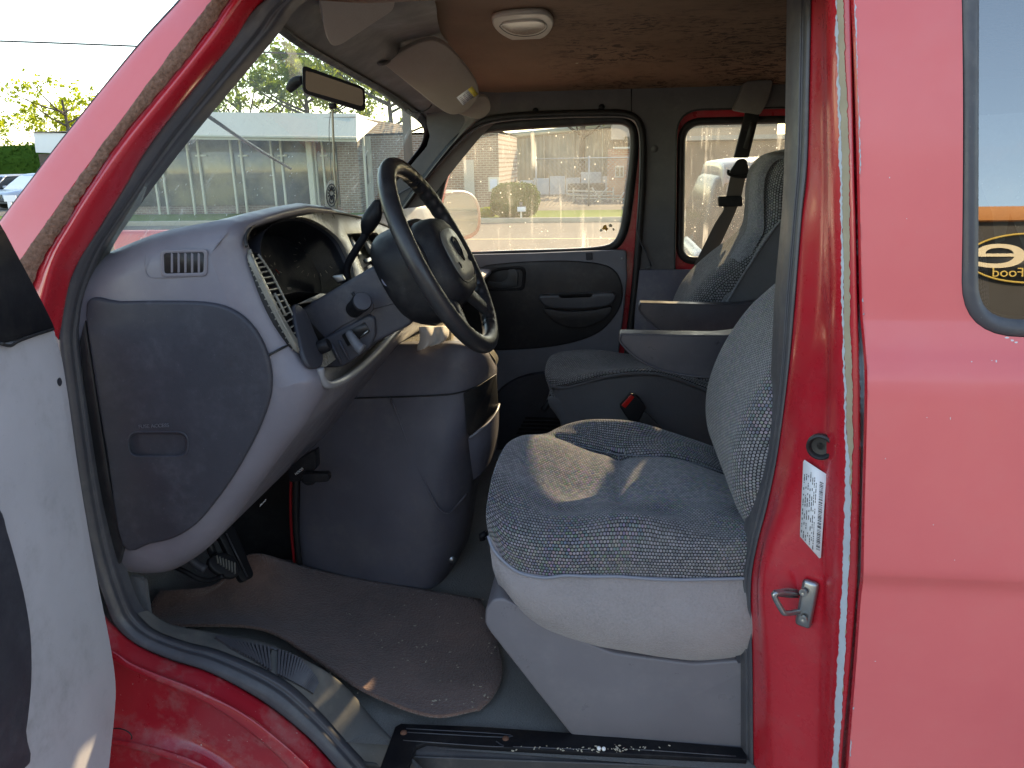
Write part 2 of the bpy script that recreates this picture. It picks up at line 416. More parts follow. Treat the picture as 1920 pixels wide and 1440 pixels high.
M['putty'] = simple('dirty_seam_sealer', (.20, .115, .085), .95, spec=.1, var=.95, sc=160, bmp=.02, bs=190)
M['redp'] = simple('red_button', (.50, .012, .010), .35)
M['redhose'] = simple('red_hose', (.30, .012, .015), .3)
M['paper'] = simple('crumpled_tissue', (.72, .66, .58), .8, bmp=.003, bs=60)
M['pearl'] = simple('pearl_bead', (.8, .8, .78), .2)
M['glass_w'] = glass('windshield_glass', (.88, .92, .83), .03, .10, .9, (.82, .84, .74))
M['glass_d'] = glass('dirty_side_glass', (.92, .92, .85), .02, .13, 1.5, (.85, .80, .66), blotch=.35)
M['glass_q'] = glass('dirty_quarter_glass', (.60, .60, .53), .03, .11, 1.6, (.80, .75, .62), blotch=.5)
M['lens'] = glass('clear_lens', (.9, .9, .88), .10, .05, .1)

# ------------------------------------------------------------------ ground and road
def tag(o, label, cat, group=None, kind=None):
    o['label'] = label; o['category'] = cat
    if group: o['group'] = group
    if kind: o['kind'] = kind
    return o
def struct(o, label, cat):
    o['kind'] = 'structure'; o['label'] = label; o['category'] = cat; return o
def empty(name, loc, label, cat, group=None):
    o = bpy.data.objects.new(name, None); COL.objects.link(o); o.location = loc; o.empty_display_size = .2
    tag(o, label, cat, group); bpy.context.view_layer.update(); return o
def sheet(name, pts, z, mat, label, cat):
    me = mesh([(x, y, z) for x, y in pts], [tuple(range(len(pts)))]); o = ob(name, me, mat, None, False); return struct(o, label, cat)
asph = simple('worn_asphalt', (.15, .135, .115), .9, spec=.12, var=.25, sc=3, bmp=.004, bs=90)
conc = simple('pale_concrete', (.36, .33, .27), .9, spec=.1, var=.15, sc=2, bmp=.002)
grassm = simple('mown_grass', (.11, .17, .025), .95, spec=.1, var=.4, sc=5, bmp=.02, bs=60)
sheet('ground', [(-400, -300), (400, -300), (400, 500), (-400, 500)], -.012, asph, 'worn asphalt lot under the red van', 'ground')
lotm = simple('pale_bounce_lot', (.34, .31, .27), .9, spec=.1, var=.15, sc=2, bmp=.002)
sheet('bounce_lot', [(-300, -300), (300, -300), (300, 12.0), (-300, 12.0)], -.008, lotm, 'unseen pale concrete lot added to bounce light into the van', 'parking lot')  # out of view, added in a pale tone to bounce light up into the cabin
sheet('road', [(-300, 12.8), (300, 12.8), (300, 22.3), (-300, 22.3)], -.008, asph, 'street running past the far side of the van', 'road')
linem = simple('faded_road_paint', (.5, .42, .2), .8, var=.3, sc=20)
sheet('road_marking', [(-300, 17.5), (300, 17.5), (300, 17.62), (-300, 17.62)], -.004, linem, 'faded centre line on the street', 'road marking')

# ------------------------------------------------------------------ the van
ROOT = empty('van', (0.3, 2.05, 0.0), 'faded red van with its front door open showing grey seats and dashboard', 'van')
def lerp_at(tab, y):
    for (y0, x0), (y1, x1) in zip(tab, tab[1:]):
        if y <= y1: return x0 + (x1 - x0) * (y - y0) / (y1 - y0)
    return tab[-1][1]
def spl(tab):
    """(y, x) table -> smooth interpolator"""
    pts = cr([(x, y) for y, x in tab], 12)
    t2 = [(p[1], p[0]) for p in pts]
    return lambda y: lerp_at(t2, y)
# outer side skin behind the door: profile Y(z) with two creases
prof = [(2.20, 1.235), (2.05, 1.185), (1.95, 1.165), (1.80, 1.142), (1.65, 1.125), (1.50, 1.112), (1.466, 1.106), (1.440, 1.097), (1.420, 1.084), (1.396, 1.074), (1.35, 1.068), (1.22, 1.062), (1.135, 1.060), (1.108, 1.0615), (1.094, 1.0675), (1.078, 1.0735), (1.05, 1.0755), (.95, 1.077), (.8, 1.08), (.6, 1.09), (.45, 1.11)]
shut_px = spl([(-300, 1588), (0, 1600), (150, 1607), (300, 1611), (560, 1616), (700, 1626), (850, 1624), (1000, 1620), (1080, 1619), (1150, 1612), (1300, 1602), (1440, 1590), (1700, 1575)])
shutx = []
for z, Y in prof:
    py = 720
    for _ in range(8):
        x = shut_px(py); p = P(x, py, Y); py -= (z - p.z) / Y * F * .9
    shutx.append((z, P(shut_px(py), py, Y).x))
zs_p = sorted(cr([(z, x) for z, x in shutx], 4), key=lambda q: q[0])
# window opening in it
def smooth_prof():
    o = sorted(cr(prof, 6), key=lambda q: q[0])
    def f(z):
        for a, b in zip(o, o[1:]):
            if z <= b.x: return a.y + (b.y - a.y) * max(0, z - a.x) / max(b.x - a.x, 1e-6)
        return o[-1].y
    return f
Yz = smooth_prof()
def skinP(px, py):
    z = 1.6
    for _ in range(12): z = P(px, py, Yz(z)).z
    return P(px, py, Yz(z))
wtl, wl, wbl = skinP(1800, 10), skinP(1812, 300), skinP(1828, 640)
wo_ = rnd([(wtl.x - .006, 1.975), (1.35, 1.975), (1.35, wbl.z + .006), (wbl.x - .016, wbl.z + .006, .075)], .07, 8)
def prism_xz(pts, y0, y1):
    n = len(pts); v = [(x, y0, z) for x, z in pts] + [(x, y1, z) for x, z in pts]
    f = [tuple(range(n)), tuple(range(2 * n - 1, n - 1, -1))] + [(i, i + n, (i + 1) % n + n, (i + 1) % n) for i in range(n)]
    me = mesh(v, f); fixn(me); o = bpy.data.objects.new('cut', me); COL.objects.link(o); return o
bm = bmesh.new(); edges = []
outer_ = [(q[1], q[0]) for q in zs_p] + [(2.9, prof[0][0]), (2.9, prof[-1][0])]
for loop in (outer_, [tuple(p) for p in wo_]):
    vs = [bm.verts.new((x, 0, z)) for x, z in loop]
    for i in range(len(vs)): edges.append(bm.edges.new((vs[i], vs[(i + 1) % len(vs)])))
bmesh.ops.triangle_fill(bm, use_beauty=True, use_dissolve=False, edges=edges)
zl = sorted(set([round(q[0], 4) for q in cr(prof, 6)]))
for z in zl[1:-1]: bmesh.ops.bisect_plane(bm, geom=bm.verts[:] + bm.edges[:] + bm.faces[:], plane_co=(0, 0, z), plane_no=(0, 0, 1))
for v in bm.verts: v.co.y = Yz(v.co.z)
bm.normal_update()
bmesh.ops.reverse_faces(bm, faces=[f for f in bm.faces if f.normal.y > 0])
bm.normal_update(); me = bpy.data.meshes.new('mesh'); bm.to_mesh(me); bm.free()
skin = ob('side_panel', me, M['body'])
me.normals_split_custom_set_from_vertices([Vector((0, -1, (Yz(v.co.z + .004) - Yz(v.co.z - .004)) / .008)).normalized() for v in me.vertices])
ob('panel_hem', grid([[Vector((x, Yz(z), z)), Vector((x - .002, Yz(z) + .004, z)), Vector((x + .002, Yz(z) + .02, z))] for z, x in zs_p]), M['jamb'])
def ringpts(pts, off):
    """offset a closed 2-D loop inwards in small smoothed steps, so that tight corners do not fold over"""
    pts = [Vector(p[:2]) for p in pts]; n = len(pts)
    area = sum(pts[i].x * pts[(i + 1) % n].y - pts[(i + 1) % n].x * pts[i].y for i in range(n)); sg = 1 if area > 0 else -1
    ml = sum((pts[i] - pts[i - 1]).length for i in range(n)) / n
    st = max(1, math.ceil(abs(off) / (ml * .45))); d = off / st
    for _ in range(st):
        out = []
        for i in range(n):
            tg = pts[(i + 1) % n] - pts[i - 1]; nn = Vector((-tg.y, tg.x)).normalized() * sg; out.append(pts[i] + nn * d)
        if st > 1: out = [out[i] * .6 + (out[i - 1] + out[(i + 1) % n]) * .2 for i in range(n)]
        pts = out
    return pts
loops = [(-.002, .010), (.002, -.002), (.012, -.006), (.020, -.002), (.024, .006), (.026, .012), (.020, .03), (0, .03)]
rws = [[Vector((p[0], Yz(p[1]) + dy, p[1])) for p in ringpts(wo_, o_)] for o_, dy in loops]
qs = ob('window_seal', (lambda me: (fixn(me), me)[1])(grid(rws, closed=True)), M['rubber'])
GY = lambda z: 1.116 + (z - 1.5) * .145                    # the pane is flat
gl_pts = [Vector((p[0], GY(p[1]), p[1])) for p in ringpts(wo_, .022)]
M['glass_r'] = glass('tinted_rear_side_glass', (.30, .32, .33), .18, .015, .05)
rows = [[a.lerp(b, t) for t in (0, 1)] for a, b in []]
q = mesh(gl_pts, [tuple(range(len(gl_pts)))]); qg = ob('window_glass', q, M['glass_r'], ROOT, False)
# things stuck inside that glass: a pale film sheet with a torn strip
film = glass('film_sheet', (.75, .85, .8), .10, .34, .8, (.8, .9, .85), .05)
fp = [skinP(x, y) + Vector((0, .03, 0)) for x, y in [(1853, 214), (1990, 205), (1990, 600), (1915, 402), (1904, 455), (1886, 462), (1880, 400), (1868, 372), (1857, 345)]]
ob('window_film', mesh(fp, [tuple(range(len(fp)))]), film, ROOT, False)
# jamb of the rear pillar
cols = [  # (table y->x, Y)
    ([(-200, 1524), (0, 1521), (300, 1514), (410, 1503), (560, 1491), (700, 1478), (850, 1458), (950, 1438), (1020, 1420), (1100, 1408), (1250, 1411), (1440, 1413), (1700, 1420)], 1.285),
    ([(-200, 1534), (0, 1531), (300, 1526), (410, 1517), (560, 1505), (700, 1490), (850, 1470), (950, 1449), (1020, 1430), (1100, 1419), (1250, 1423), (1440, 1427), (1700, 1432)], 1.262),
    ([(-200, 1548), (0, 1543), (300, 1545), (410, 1543), (560, 1535), (700, 1516), (850, 1494), (950, 1470), (1020, 1446), (1100, 1434), (1250, 1447), (1440, 1456), (1700, 1462)], 1.225),
    ([(-200, 1551), (0, 1547), (300, 1550), (410, 1551), (560, 1552), (700, 1549), (850, 1540), (950, 1535), (1020, 1530), (1100, 1530), (1250, 1525), (1440, 1520), (1700, 1516)], 1.185),
    ([(-200, 1554), (0, 1550), (300, 1553), (410, 1554), (560, 1556), (700, 1556), (850, 1554), (950, 1552), (1020, 1551), (1100, 1550), (1250, 1546), (1440, 1540), (1700, 1534)], 1.165),
    ([(-200, 1564), (0, 1562), (300, 1566), (410, 1568), (560, 1571), (700, 1573), (850, 1572), (950, 1571), (1020, 1570), (1100, 1568), (1250, 1562), (1440, 1552), (1700, 1545)], 1.140),
    ([(-200, 1577), (0, 1580), (300, 1586), (410, 1589), (560, 1592), (700, 1594), (850, 1594), (950, 1593), (1020, 1591), (1100, 1588), (1250, 1580), (1440, 1566), (1700, 1556)], 1.124),
    ([(-200, 1588), (0, 1594), (300, 1600), (410, 1603), (560, 1606), (700, 1611), (850, 1613), (950, 1611), (1020, 1609), (1100, 1606), (1250, 1594), (1440, 1577), (1700, 1566)], 1.118),
    ([(-200, 1589), (0, 1596), (300, 1602), (410, 1605), (560, 1608), (700, 1613), (850, 1615), (950, 1613), (1020, 1611), (1100, 1608), (1250, 1596), (1440, 1579), (1700, 1568)], 1.135),
    ([(-200, 1600), (0, 1606), (300, 1614), (410, 1618), (560, 1622), (700, 1630), (850, 1631), (950, 1629), (1020, 1628), (1100, 1622), (1250, 1612), (1440, 1598), (1700, 1586)], 1.14)]
lean = spl([(-400, .085), (0, .05), (300, .02), (560, 0), (900, -.015), (1440, -.02), (2000, -.02)])
ys = list(range(-200, 1701, 25))
fs = [(spl(t), Y) for t, Y in cols]
jrows = [[P(f(y), y, Y + lean(y)) for f, Y in fs] for y in ys]
jb = ob('door_jamb', grid(dense(jrows, 1, 4)), M['jamb']); 
on_jamb, on_skin = draper(jb), draper(skin)
def on_edge(x, y, lift=.001):
    a, b = on_jamb(x, y, lift), on_skin(x, y, lift)
    return min((q for q in (a, b) if q is not None), key=lambda q: (q - EYE).length, default=None)
def strip(name, tab0, tab1, dr_, mat, jag=2.0, seed=0, dy=.0015, step=4):
    """peeled band with a ragged edge lying on the jamb"""
    rg = random.Random(seed); f0, f1 = spl(tab0), spl(tab1); rr = []
    ja = jb_ = 0
    for y in range(-150, 1600, step):
        ja = ja * .6 + rg.uniform(-jag, jag) * .6; jb_ = jb_ * .6 + rg.uniform(-jag, jag) * .6
        w = (f1(y) - f0(y)); a, b = f0(y) + ja, f1(y) + jb_
        if w <= 0: b = a + .2
        row = [dr_(a + (b - a) * t, y, .0012) for t in (0, .34, .67, 1)]
        if None not in row: rr.append(row)
    return ob(name, grid(rr), mat)
strip('bare_primer', [(-200, 1562), (0, 1568), (150, 1573), (300, 1577), (560, 1581), (700, 1584), (800, 1587), (900, 1589), (1000, 1586), (1100, 1581), (1250, 1574), (1440, 1566), (1700, 1553)],
      [(-200, 1576), (0, 1581), (150, 1586), (300, 1592), (560, 1594), (700, 1597), (800, 1599), (900, 1597), (1000, 1594), (1100, 1590), (1250, 1582), (1440, 1571), (1700, 1556)], on_jamb, M['prim'], 2.0, 1)
strip('bare_primer', [(-200, 1560), (0, 1566), (150, 1570), (300, 1574), (560, 1578), (700, 1581), (800, 1584), (900, 1585), (1000, 1582), (1100, 1578), (1250, 1570), (1440, 1560), (1700, 1550)],
      [(-200, 1563), (0, 1569), (150, 1574), (300, 1578), (560, 1581.5), (700, 1584.5), (800, 1587.5), (870, 1592), (950, 1595), (1100, 1590), (1250, 1583), (1440, 1572), (1700, 1560)], (lambda x, y, l: on_jamb(x, y, l + .0005)), M['prim2'], 2.2, 2)
strip('bare_primer', [(-200, 1591), (0, 1601), (150, 1607), (300, 1609), (420, 1607), (560, 1611), (650, 1610), (700, 1612), (800, 1613), (900, 1611), (1000, 1610), (1100, 1608), (1250, 1600), (1440, 1586), (1700, 1570)],
      [(-200, 1594), (0, 1604), (150, 1609), (300, 1613), (420, 1613), (560, 1618), (650, 1622), (700, 1627), (800, 1625), (900, 1620), (1000, 1619), (1100, 1614), (1250, 1605), (1440, 1592), (1700, 1574)], on_edge, M['prim2'], 2.4, 3)
# chips and rubs in the faded panel
rg = random.Random(9); chipm = simple('chipped_primer', (.62, .60, .60), .6)
chips = [(1888, 633, 5, 2), (1898, 638, 4, 2), (1905, 642, 4, 2), (1875, 627, 6, 1.6), (1822, 678, 1.6, 1.2), (1868, 677, 1.4, 3), (1860, 676, 1.2, 1), (1750, 984, 1.2, 1.2), (1738, 783, 1, 1), (1668, 333, 1, 2), (1782, 784, .8, 3), (1700, 410, 1, .8), (1641, 1240, 1.6, 1), (1790, 1050, 1, 1), (1660, 860, .9, 1.2)]
vs, fs_ = [], []
for cx, cy, a_, b_ in chips:
    lp = [on_skin(cx + a_ * rg.uniform(.6, 1.2) * math.cos(k * .7854), cy + b_ * rg.uniform(.6, 1.2) * math.sin(k * .7854), .0006) for k in range(8)]
    if None in lp: continue
    i = len(vs); vs += lp; fs_.append(tuple(range(i, i + 8)))
ob('chip_pattern', mesh(vs, fs_), chipm, skin, False)
# striker, bumper plug, certification label
sp_ = P(1515, 1130, 1.19); 
st = box('striker_plate', P(1513, 1132, 1.166), (.026, .012, .088), M['chrome'], b=.006, rot=Matrix.Rotation(R(-28), 3, 'Z') @ Matrix.Rotation(R(4), 3, 'Y'))
for py in (1110, 1160):
    c = P(1507, py, 1.158); lathe('screw', [(.0065, 0), (.0065, .004), (.003, .0045), (.0005, .003)], c, (-.5, -.8, 0), M['chrome'], st, 14)
tube('loop', [P(1505, 1112, 1.19), P(1480, 1112, 1.165), P(1456, 1112, 1.15), P(1452, 1118, 1.148), P(1466, 1144, 1.148), P(1474, 1150, 1.15), P(1500, 1146, 1.17), P(1512, 1144, 1.19)], .0048, M['chrome'], st, 8, k=3)
slab('loop_plate', [P(x, y, Y) for x, y, Y in [(1450, 1108, 1.150), (1478, 1104, 1.162), (1508, 1108, 1.188), (1508, 1122, 1.188), (1480, 1121, 1.164), (1456, 1119, 1.152)]], (0, .004, 0), M['chrome'], st, .001)
lathe('rubber_plug', [(.021, -.004), (.0205, .003), (.0175, .005), (.0155, .0035), (.0135, -.003), (.006, -.004), (0, -.004)], P(1538, 838, 1.160), (-.45, -1, 0), M['rubberd'])
lab = [(1508, 862), (1549, 889), (1548, 910), (1539, 1046), (1536, 1047), (1500, 1006), (1500, 1000), (1506, 866)]
LP0 = P(1524, 950, 1.168); LN = Vector((-.62, -.78, 0)).normalized()
def LPt(x, y, off=0): return PP(x, y, LP0 + LN * off, LN)
lb = slab('certification_label', [LPt(x, y, .001) for x, y in lab], -LN * .0006, M['white'], b=0)
rg = random.Random(4); vs, fs_ = [], []
def mark(x0, y0, x1, y1, w=.8):
    """a thin dark stroke on the label from pixel to pixel"""
    a, b = LPt(x0, y0, .0014), LPt(x1, y1, .0014); d = (b - a); s = d.cross(LN).normalized() * (w / 2 / F * 1.25)
    i = len(vs); vs.extend([a + s, b + s, b - s, a - s]); fs_.append((i, i + 1, i + 2, i + 3))
for c, (tx, y0, y1) in enumerate([(1509, 880, 1000), (1513, 880, 1008), (1517, 885, 1012), (1521, 880, 1015), (1525, 890, 1020), (1528.5, 890, 1024), (1532, 900, 1028)]):
    y = y0 + rg.random() * 6
    while y < y1:
        L = rg.choice([2, 3, 5, 8, 4]); 
        if rg.random() < .72: mark(tx - (y - 880) * .055, y, tx - (y + L - 880) * .055, y + L, 1.4)
        y += L + rg.choice([1, 1.5, 2, 6 if c < 4 else 1.5])
y = 903
while y < 1030:
    wv = rg.choice([.7, 1.2, 1.8]); x = 1541 - (y - 903) * .055; mark(x - 4, y, x + 3, y + 3, wv); y += wv + rg.choice([.8, 1.2, 1.8])
ob('lettering', mesh(vs, fs_), M['ink'], lb, False)

# rubber door seal: long run up the rear pillar, along the bottom and up the front pillar
def seal_strip(name, L, Rr, Yl, Yr, mat=None, bulge=.012, n=9):
    """two pixel edge polylines + their Y -> a rounded rubber strip with a groove"""
    Lc, Rc = cr([(*p, y) for p, y in zip(L, Yl)], 8), cr([(*p, y) for p, y in zip(Rr, Yr)], 8)
    rr = []
    for a, b in zip(Lc, Rc):
        A, B_ = P(a[0], a[1], a[2]), P(b[0], b[1], b[2]); row = []
        for j in range(n):
            t = j / (n - 1); q = A.lerp(B_, t)
            h = math.sin(math.pi * min(1, t * 1.0)) ** .6 * bulge
            if .60 < t < .72: h -= .006
            row.append(q + (EYE - q).normalized() * h)
        row = [A + Vector((0, .03, 0))] + row + [B_ + Vector((0, .02, 0))]
        rr.append(row)
    return ob(name, grid(dense(rr, 1, 3)), mat or M['rubber'])
yy = [-200, 0, 150, 300, 400, 560, 700, 850, 950, 1020, 1100, 1250, 1440, 1700]
Lx = [1486, 1483, 1481, 1478, 1473, 1459, 1452, 1436, 1411, 1396, 1384, 1386, 1386, 1388]
Rx = [1524, 1521, 1518, 1514, 1504, 1491, 1478, 1458, 1438, 1420, 1408, 1411, 1413, 1420]
seal_strip('door_seal', [(x, y) for x, y in zip(Lx, yy)], [(x, y) for x, y in zip(Rx, yy)], [1.33 + lean(y) for y in yy], [1.283 + lean(y) for y in yy])
# front pillar + bottom run
bL = [(640, -80), (497, 0), (430, 80), (300, 241), (248, 322), (191, 419), (155, 473), (127, 538), (114, 600), (112, 650), (128, 780), (148, 927), (170, 1040), (202, 1141), (220, 1177), (257, 1208), (318, 1235), (397, 1262), (489, 1312), (560, 1366), (611, 1416), (680, 1500)]
bR = [(700, -80), (562, 0), (505, 70), (365, 237), (300, 319), (237, 405), (197, 468), (168, 540), (155, 600), (153, 650), (170, 780), (192, 927), (216, 1040), (238, 1110), (257, 1150), (290, 1180), (350, 1203), (420, 1222), (530, 1272), (600, 1334), (650, 1390), (724, 1470)]
Yb = [1.33, 1.315, 1.30, 1.28, 1.265, 1.25, 1.24, 1.235, 1.23, 1.225, 1.22, 1.215, 1.21, 1.205, 1.205, 1.205, 1.205, 1.205, 1.205, 1.205, 1.205, 1.205]
seal_strip('door_seal', bL, bR, Yb, [y + .045 for y in Yb], bulge=.014)
# second, inner lip of worn trim along the lower front corner
# A pillar, painted: bands from outer edge to the seal
T = [0, 60, 160, 260, 360, 430, 500, 620]
L0 = [(410, -80), (342, 0), (263, 87), (133, 247), (62, 340), (3, 418), (-60, 500), (-120, 600)]
L1 = [(455, -80), (397, 0), (335, 80), (200, 261), (128, 359), (86, 419), (43, 480), (-20, 580)]
L2 = [(500, -80), (430, 0), (366, 90), (231, 255), (169, 344), (123, 417), (80, 490), (40, 590)]
L2b = [(520, -80), (448, 0), (382, 92), (246, 262), (182, 352), (136, 424), (100, 490), (70, 600)]
L3 = [(560, -80), (482, 0), (415, 92), (276, 272), (212, 366), (164, 446), (120, 520), (95, 620)]
L4 = [(640, -80), (500, 0), (432, 88), (296, 252), (235, 352), (185, 432), (135, 522), (112, 640)]
bands = [(L0, 1.24, .02), (L0, 1.215, -.004), (L1, 1.19, 0), (L2, 1.20, 0), (L2b, 1.195, 0), (L3, 1.225, 0), (L4, 1.25, 0), (L4, 1.30, 0)]
offY = [.10, .08, .055, .03, .012, 0, -.01, -.02]
pr = [[P(b[i][0] + (0 if k else 2), b[i][1], Y + offY[i]) for k, (b, Y, _) in enumerate(bands)] for i in range(8)]
ap = ob('windshield_pillar', grid(dense([r[2:] for r in pr], 6, 4)), M['jamb'])
ob('pillar_face', grid(dense([r[:3] for r in pr], 6, 4)), M['body'])
# gasket edge and hardened seam sealer
tube('windshield_gasket', [P(x - 1, y, 1.225 + o) for (x, y), o in zip(L0, offY)], .004, M['rubberd'], k=5)
rr = []; rg = random.Random(11); a1, a2 = cr(L1, 24), cr(L2, 24); yo = cr([(o, 0) for o in offY], 24); wa = wb_ = 0
for i in range(len(a1)):
    wa = wa * .7 + rg.uniform(-.0012, .0012); wb_ = wb_ * .7 + rg.uniform(-.0014, .0014)
    A = P(a1[i][0], a1[i][1], 1.188 + yo[i][0]) + Vector((wa, 0, 0)); B_ = P(a2[i][0], a2[i][1], 1.196 + yo[i][0]) + Vector((wb_, 0, 0))
    row = []
    for j in range(9):
        t = j / 8; q = A.lerp(B_, t); h = .0045 * math.sin(math.pi * t) ** .5 + (rg.uniform(-.0011, .0014) if 0 < j < 8 else 0)
        row.append(q + Vector((0, -h, 0)))
    rr.append(row)
ob('seam_sealer', grid(rr), M['putty'])

# painted sill under the seal
def off(pl, dx, dy): return [(x + dx, y + dy) for x, y in pl]
s0 = [(100, 1000), (180, 1135), (220, 1180), (257, 1210), (318, 1238), (397, 1264), (489, 1315), (560, 1369), (611, 1420), (700, 1520)]
s1 = [(60, 1100), (150, 1180), (215, 1220), (250, 1243), (310, 1268), (372, 1292), (455, 1335), (530, 1392), (585, 1445), (670, 1540)]
s2 = [(50, 1120), (140, 1198), (208, 1236), (243, 1256), (300, 1280), (362, 1305), (440, 1350), (512, 1408), (562, 1460), (650, 1560)]
s3 = [(50, 1240), (120, 1290), (190, 1318), (225, 1332), (275, 1350), (330, 1372), (390, 1402), (450, 1440), (500, 1490), (590, 1600)]
s4 = [(40, 1330), (110, 1362), (185, 1378), (222, 1384), (270, 1394), (320, 1408), (375, 1428), (425, 1462), (470, 1510), (560, 1620)]
s5 = [(40, 1350), (110, 1380), (185, 1394), (222, 1398), (266, 1408), (312, 1422), (364, 1442), (412, 1476), (455, 1524), (545, 1640)]
s6 = [(40, 1500), (110, 1500), (185, 1505), (222, 1510), (260, 1515), (300, 1530), (350, 1550), (395, 1580), (440, 1620), (530, 1700)]
bd = [(s0, 1.235), (s0, 1.205), (s1, 1.165), (s1, 1.155), (s2, 1.150), (s2, 1.158), (s3, 1.150), (s4, 1.125), (s4, 1.118), (s5, 1.112), (s5, 1.116), (s6, 1.09)]
fix = [0, 0, 0, 2, 0, 3, 0, 0, 3, 0, 3, 0]
sr = [[P(b[i][0] - f * .3, b[i][1] + f, Y) for (b, Y), f in zip(bd, fix)] for i in range(10)]
ob('door_sill', grid(dense(sr, 6, 5)), M['sillred'])
# crack in the sill
tube('crack', [P(x, y, 1.117) for x, y in [(208, 1366), (225, 1366), (240, 1372), (247, 1380), (246, 1386)]], .0012, M['rubberd'], seg=5, k=3)

# floor, step well
fl = [[Vector((x, y, z)) for x, z in [(-1.35, .95), (-1.27, .84), (-1.18, .70), (-1.10, .60), (-.9, .574), (-.3, .572), (2.9, .572)]] for y in (1.245, 1.6, 2.2, 2.95)]
ob('floor_carpet', grid(dense(fl, 2, 4)), M['carpet'])
# threshold trim: ribbed plate and grey edge following the seal
tE = [P(x, y, 1.245) for x, y in [(257, 1150), (290, 1180), (350, 1203), (420, 1222), (530, 1272), (600, 1334), (650, 1390), (724, 1470)]]
tI = [PZ(x, y, max(e.z - .012, .578)) for e, (x, y) in zip(tE, [(280, 1146), (320, 1170), (410, 1188), (500, 1206), (600, 1252), (655, 1296), (700, 1350), (790, 1440)])]
tr_ = [[a, a.lerp(b, .5) + Vector((0, 0, .002)), b, b + Vector((0, .012, -.03)), b + Vector((0, .03, -.10))] for a, b in zip(tE, tI)]
sill_t = ob('sill_trim', grid(dense(tr_, 5, 4)), plastic('scuffed_grey_threshold', (.085, .083, .078), .7, 300, .4, .35, (.30, .27, .22)))
on_trim = draper(sill_t)
rib_o = cr([(400, 1196), (450, 1205), (510, 1217), (560, 1236), (590, 1268), (596, 1282)], 8); rib_i = cr([(430, 1214), (470, 1236), (512, 1262), (548, 1280), (570, 1292), (586, 1302)], 8)
bm = bmesh.new(); n = len(rib_o)
for i in range(1, n):
    a, b = on_trim(*rib_o[i], .002), on_trim(*rib_i[i], .002)
    if a is None or b is None: continue
    d = b - a
    if d.length < .008 or d.length > .13: continue
    q_ = Vector((1, 0, 0)).rotation_difference(d.normalized()).to_matrix(); box_bm(bm, (a + b) / 2 + Vector((0, 0, .003)), (d.length, .0045, .007), q_)
pa = [(on_trim(*o_, .0015), on_trim(*i_, .0015)) for o_, i_ in zip(rib_o, rib_i)]; pa = [[a, a.lerp(b, .5), b] for a, b in pa if a is not None and b is not None]
rp = ob('tread_plate', grid(pa), M['black'])
bm_ob('tread_ribs', bm, M['rubber'], rp)
# step well frame at the bottom
zf = .582
oL = [PZ(x, y, zf) for x, y in [(741, 1362), (752, 1356), (900, 1362), (1080, 1374), (1400, 1402), (1400, 1424), (1150, 1412), (960, 1402), (800, 1392), (780, 1398), (765, 1440), (740, 1520), (690, 1520), (712, 1440)]]
fr_ = slab('step_frame', oL, (0, 0, -.012), M['black'], b=.002)
for pts in ([(762, 1366), (940, 1376), (938, 1382), (764, 1373)], [(756, 1388), (930, 1400), (936, 1394), (930, 1390)], [(962, 1400), (1120, 1406)], [(1180, 1404), (1380, 1418)]):
    tube('rib', [PZ(x, y, zf + .001) for x, y in pts], .0011, M['rubber'], fr_, 6, k=4)
for x, y in ((757, 1374), (948, 1385)):
    lathe('rusty_screw', [(.0, .0045), (.004, .004), (.0065, .002), (.007, 0)], PZ(x, y, zf), (0, 0, 1), M['rust'], fr_, 12)
wl_ = [[PZ(x, 1396 + (x - 780) * .035, zf - .008) + Vector((0, dy, dz)) for x in (775, 800, 950, 1150, 1420)] for dy, dz in ((0, 0), (-.02, -.008), (-.026, -.03), (-.03, -.25))]
ob('step_well', grid(dense(wl_, 4, 4)), plastic('scuffed_step_plastic', (.045, .042, .042), .4, 0, .2, .35, (.25, .22, .19)))

# ------------------------------------------------------------------ far side wall, doors and glass
ZC = EYE.z
def pxs(pts, Y): return [P(x, y, Y) for x, y in pts]
def crp(pts, k=5): return [tuple(p) for p in cr(pts, k, True)]
dopen = crp([(700, 480), (745, 405), (800, 330), (850, 268), (895, 232), (950, 219), (1040, 214), (1130, 212), (1172, 214), (1196, 228), (1205, 262), (1204, 340), (1199, 430), (1192, 520), (1182, 610), (1172, 700), (1158, 820), (1140, 940)]) 
YW = 2.93
top_z = P(1200, 155, YW).z
o_ = [Vector((-.655, YW, 1.905)), Vector((-.55, YW, top_z - .005)), Vector((-.3, YW, top_z)), Vector((2.9, YW, top_z)), Vector((2.9, YW, .57)), Vector((-1.3, YW, .57)), Vector((-1.3, YW, 1.42)), P(640, 450, YW), P(700, 388, YW), P(760, 322, YW), P(800, 275, YW), P(806, 255, YW), P(800, 232, YW)]
qopen = [tuple(p) for p in rnd([(1264, 560), (1268, 206, 50), (1800, 195, 50), (1800, 560)], 12, 8)]
dlow = [p for p in pxs([(x, y) for x, y in dopen], YW)]
wall = plate('side_wall_trim', o_, [dlow, pxs(qopen, YW)], (0, .03, 0), M['wallgrey'])
# seam and screw caps on it
tube('trim_seam', [P(x, y, YW - .001) for x, y in [(1184, 163), (1184, 212)]], .0016, M['rubberd'], wall, 6)
tube('trim_seam', [P(x, y, YW - .001) for x, y in [(1195, 541), (1254, 541)]], .0022, M['rubberd'], wall, 6)
for x, y, r_ in ((1004, 208, .011), (1128, 201, .011), (1227, 279, .013), (1216, 501, .010)):
    lathe('screw_cap', [(.0, .007), (r_ * .6, .006), (r_, .002), (r_, 0)], P(x, y, YW), (0, -1, 0), M['black'] if y < 250 else M['wallgrey'], wall, 14)
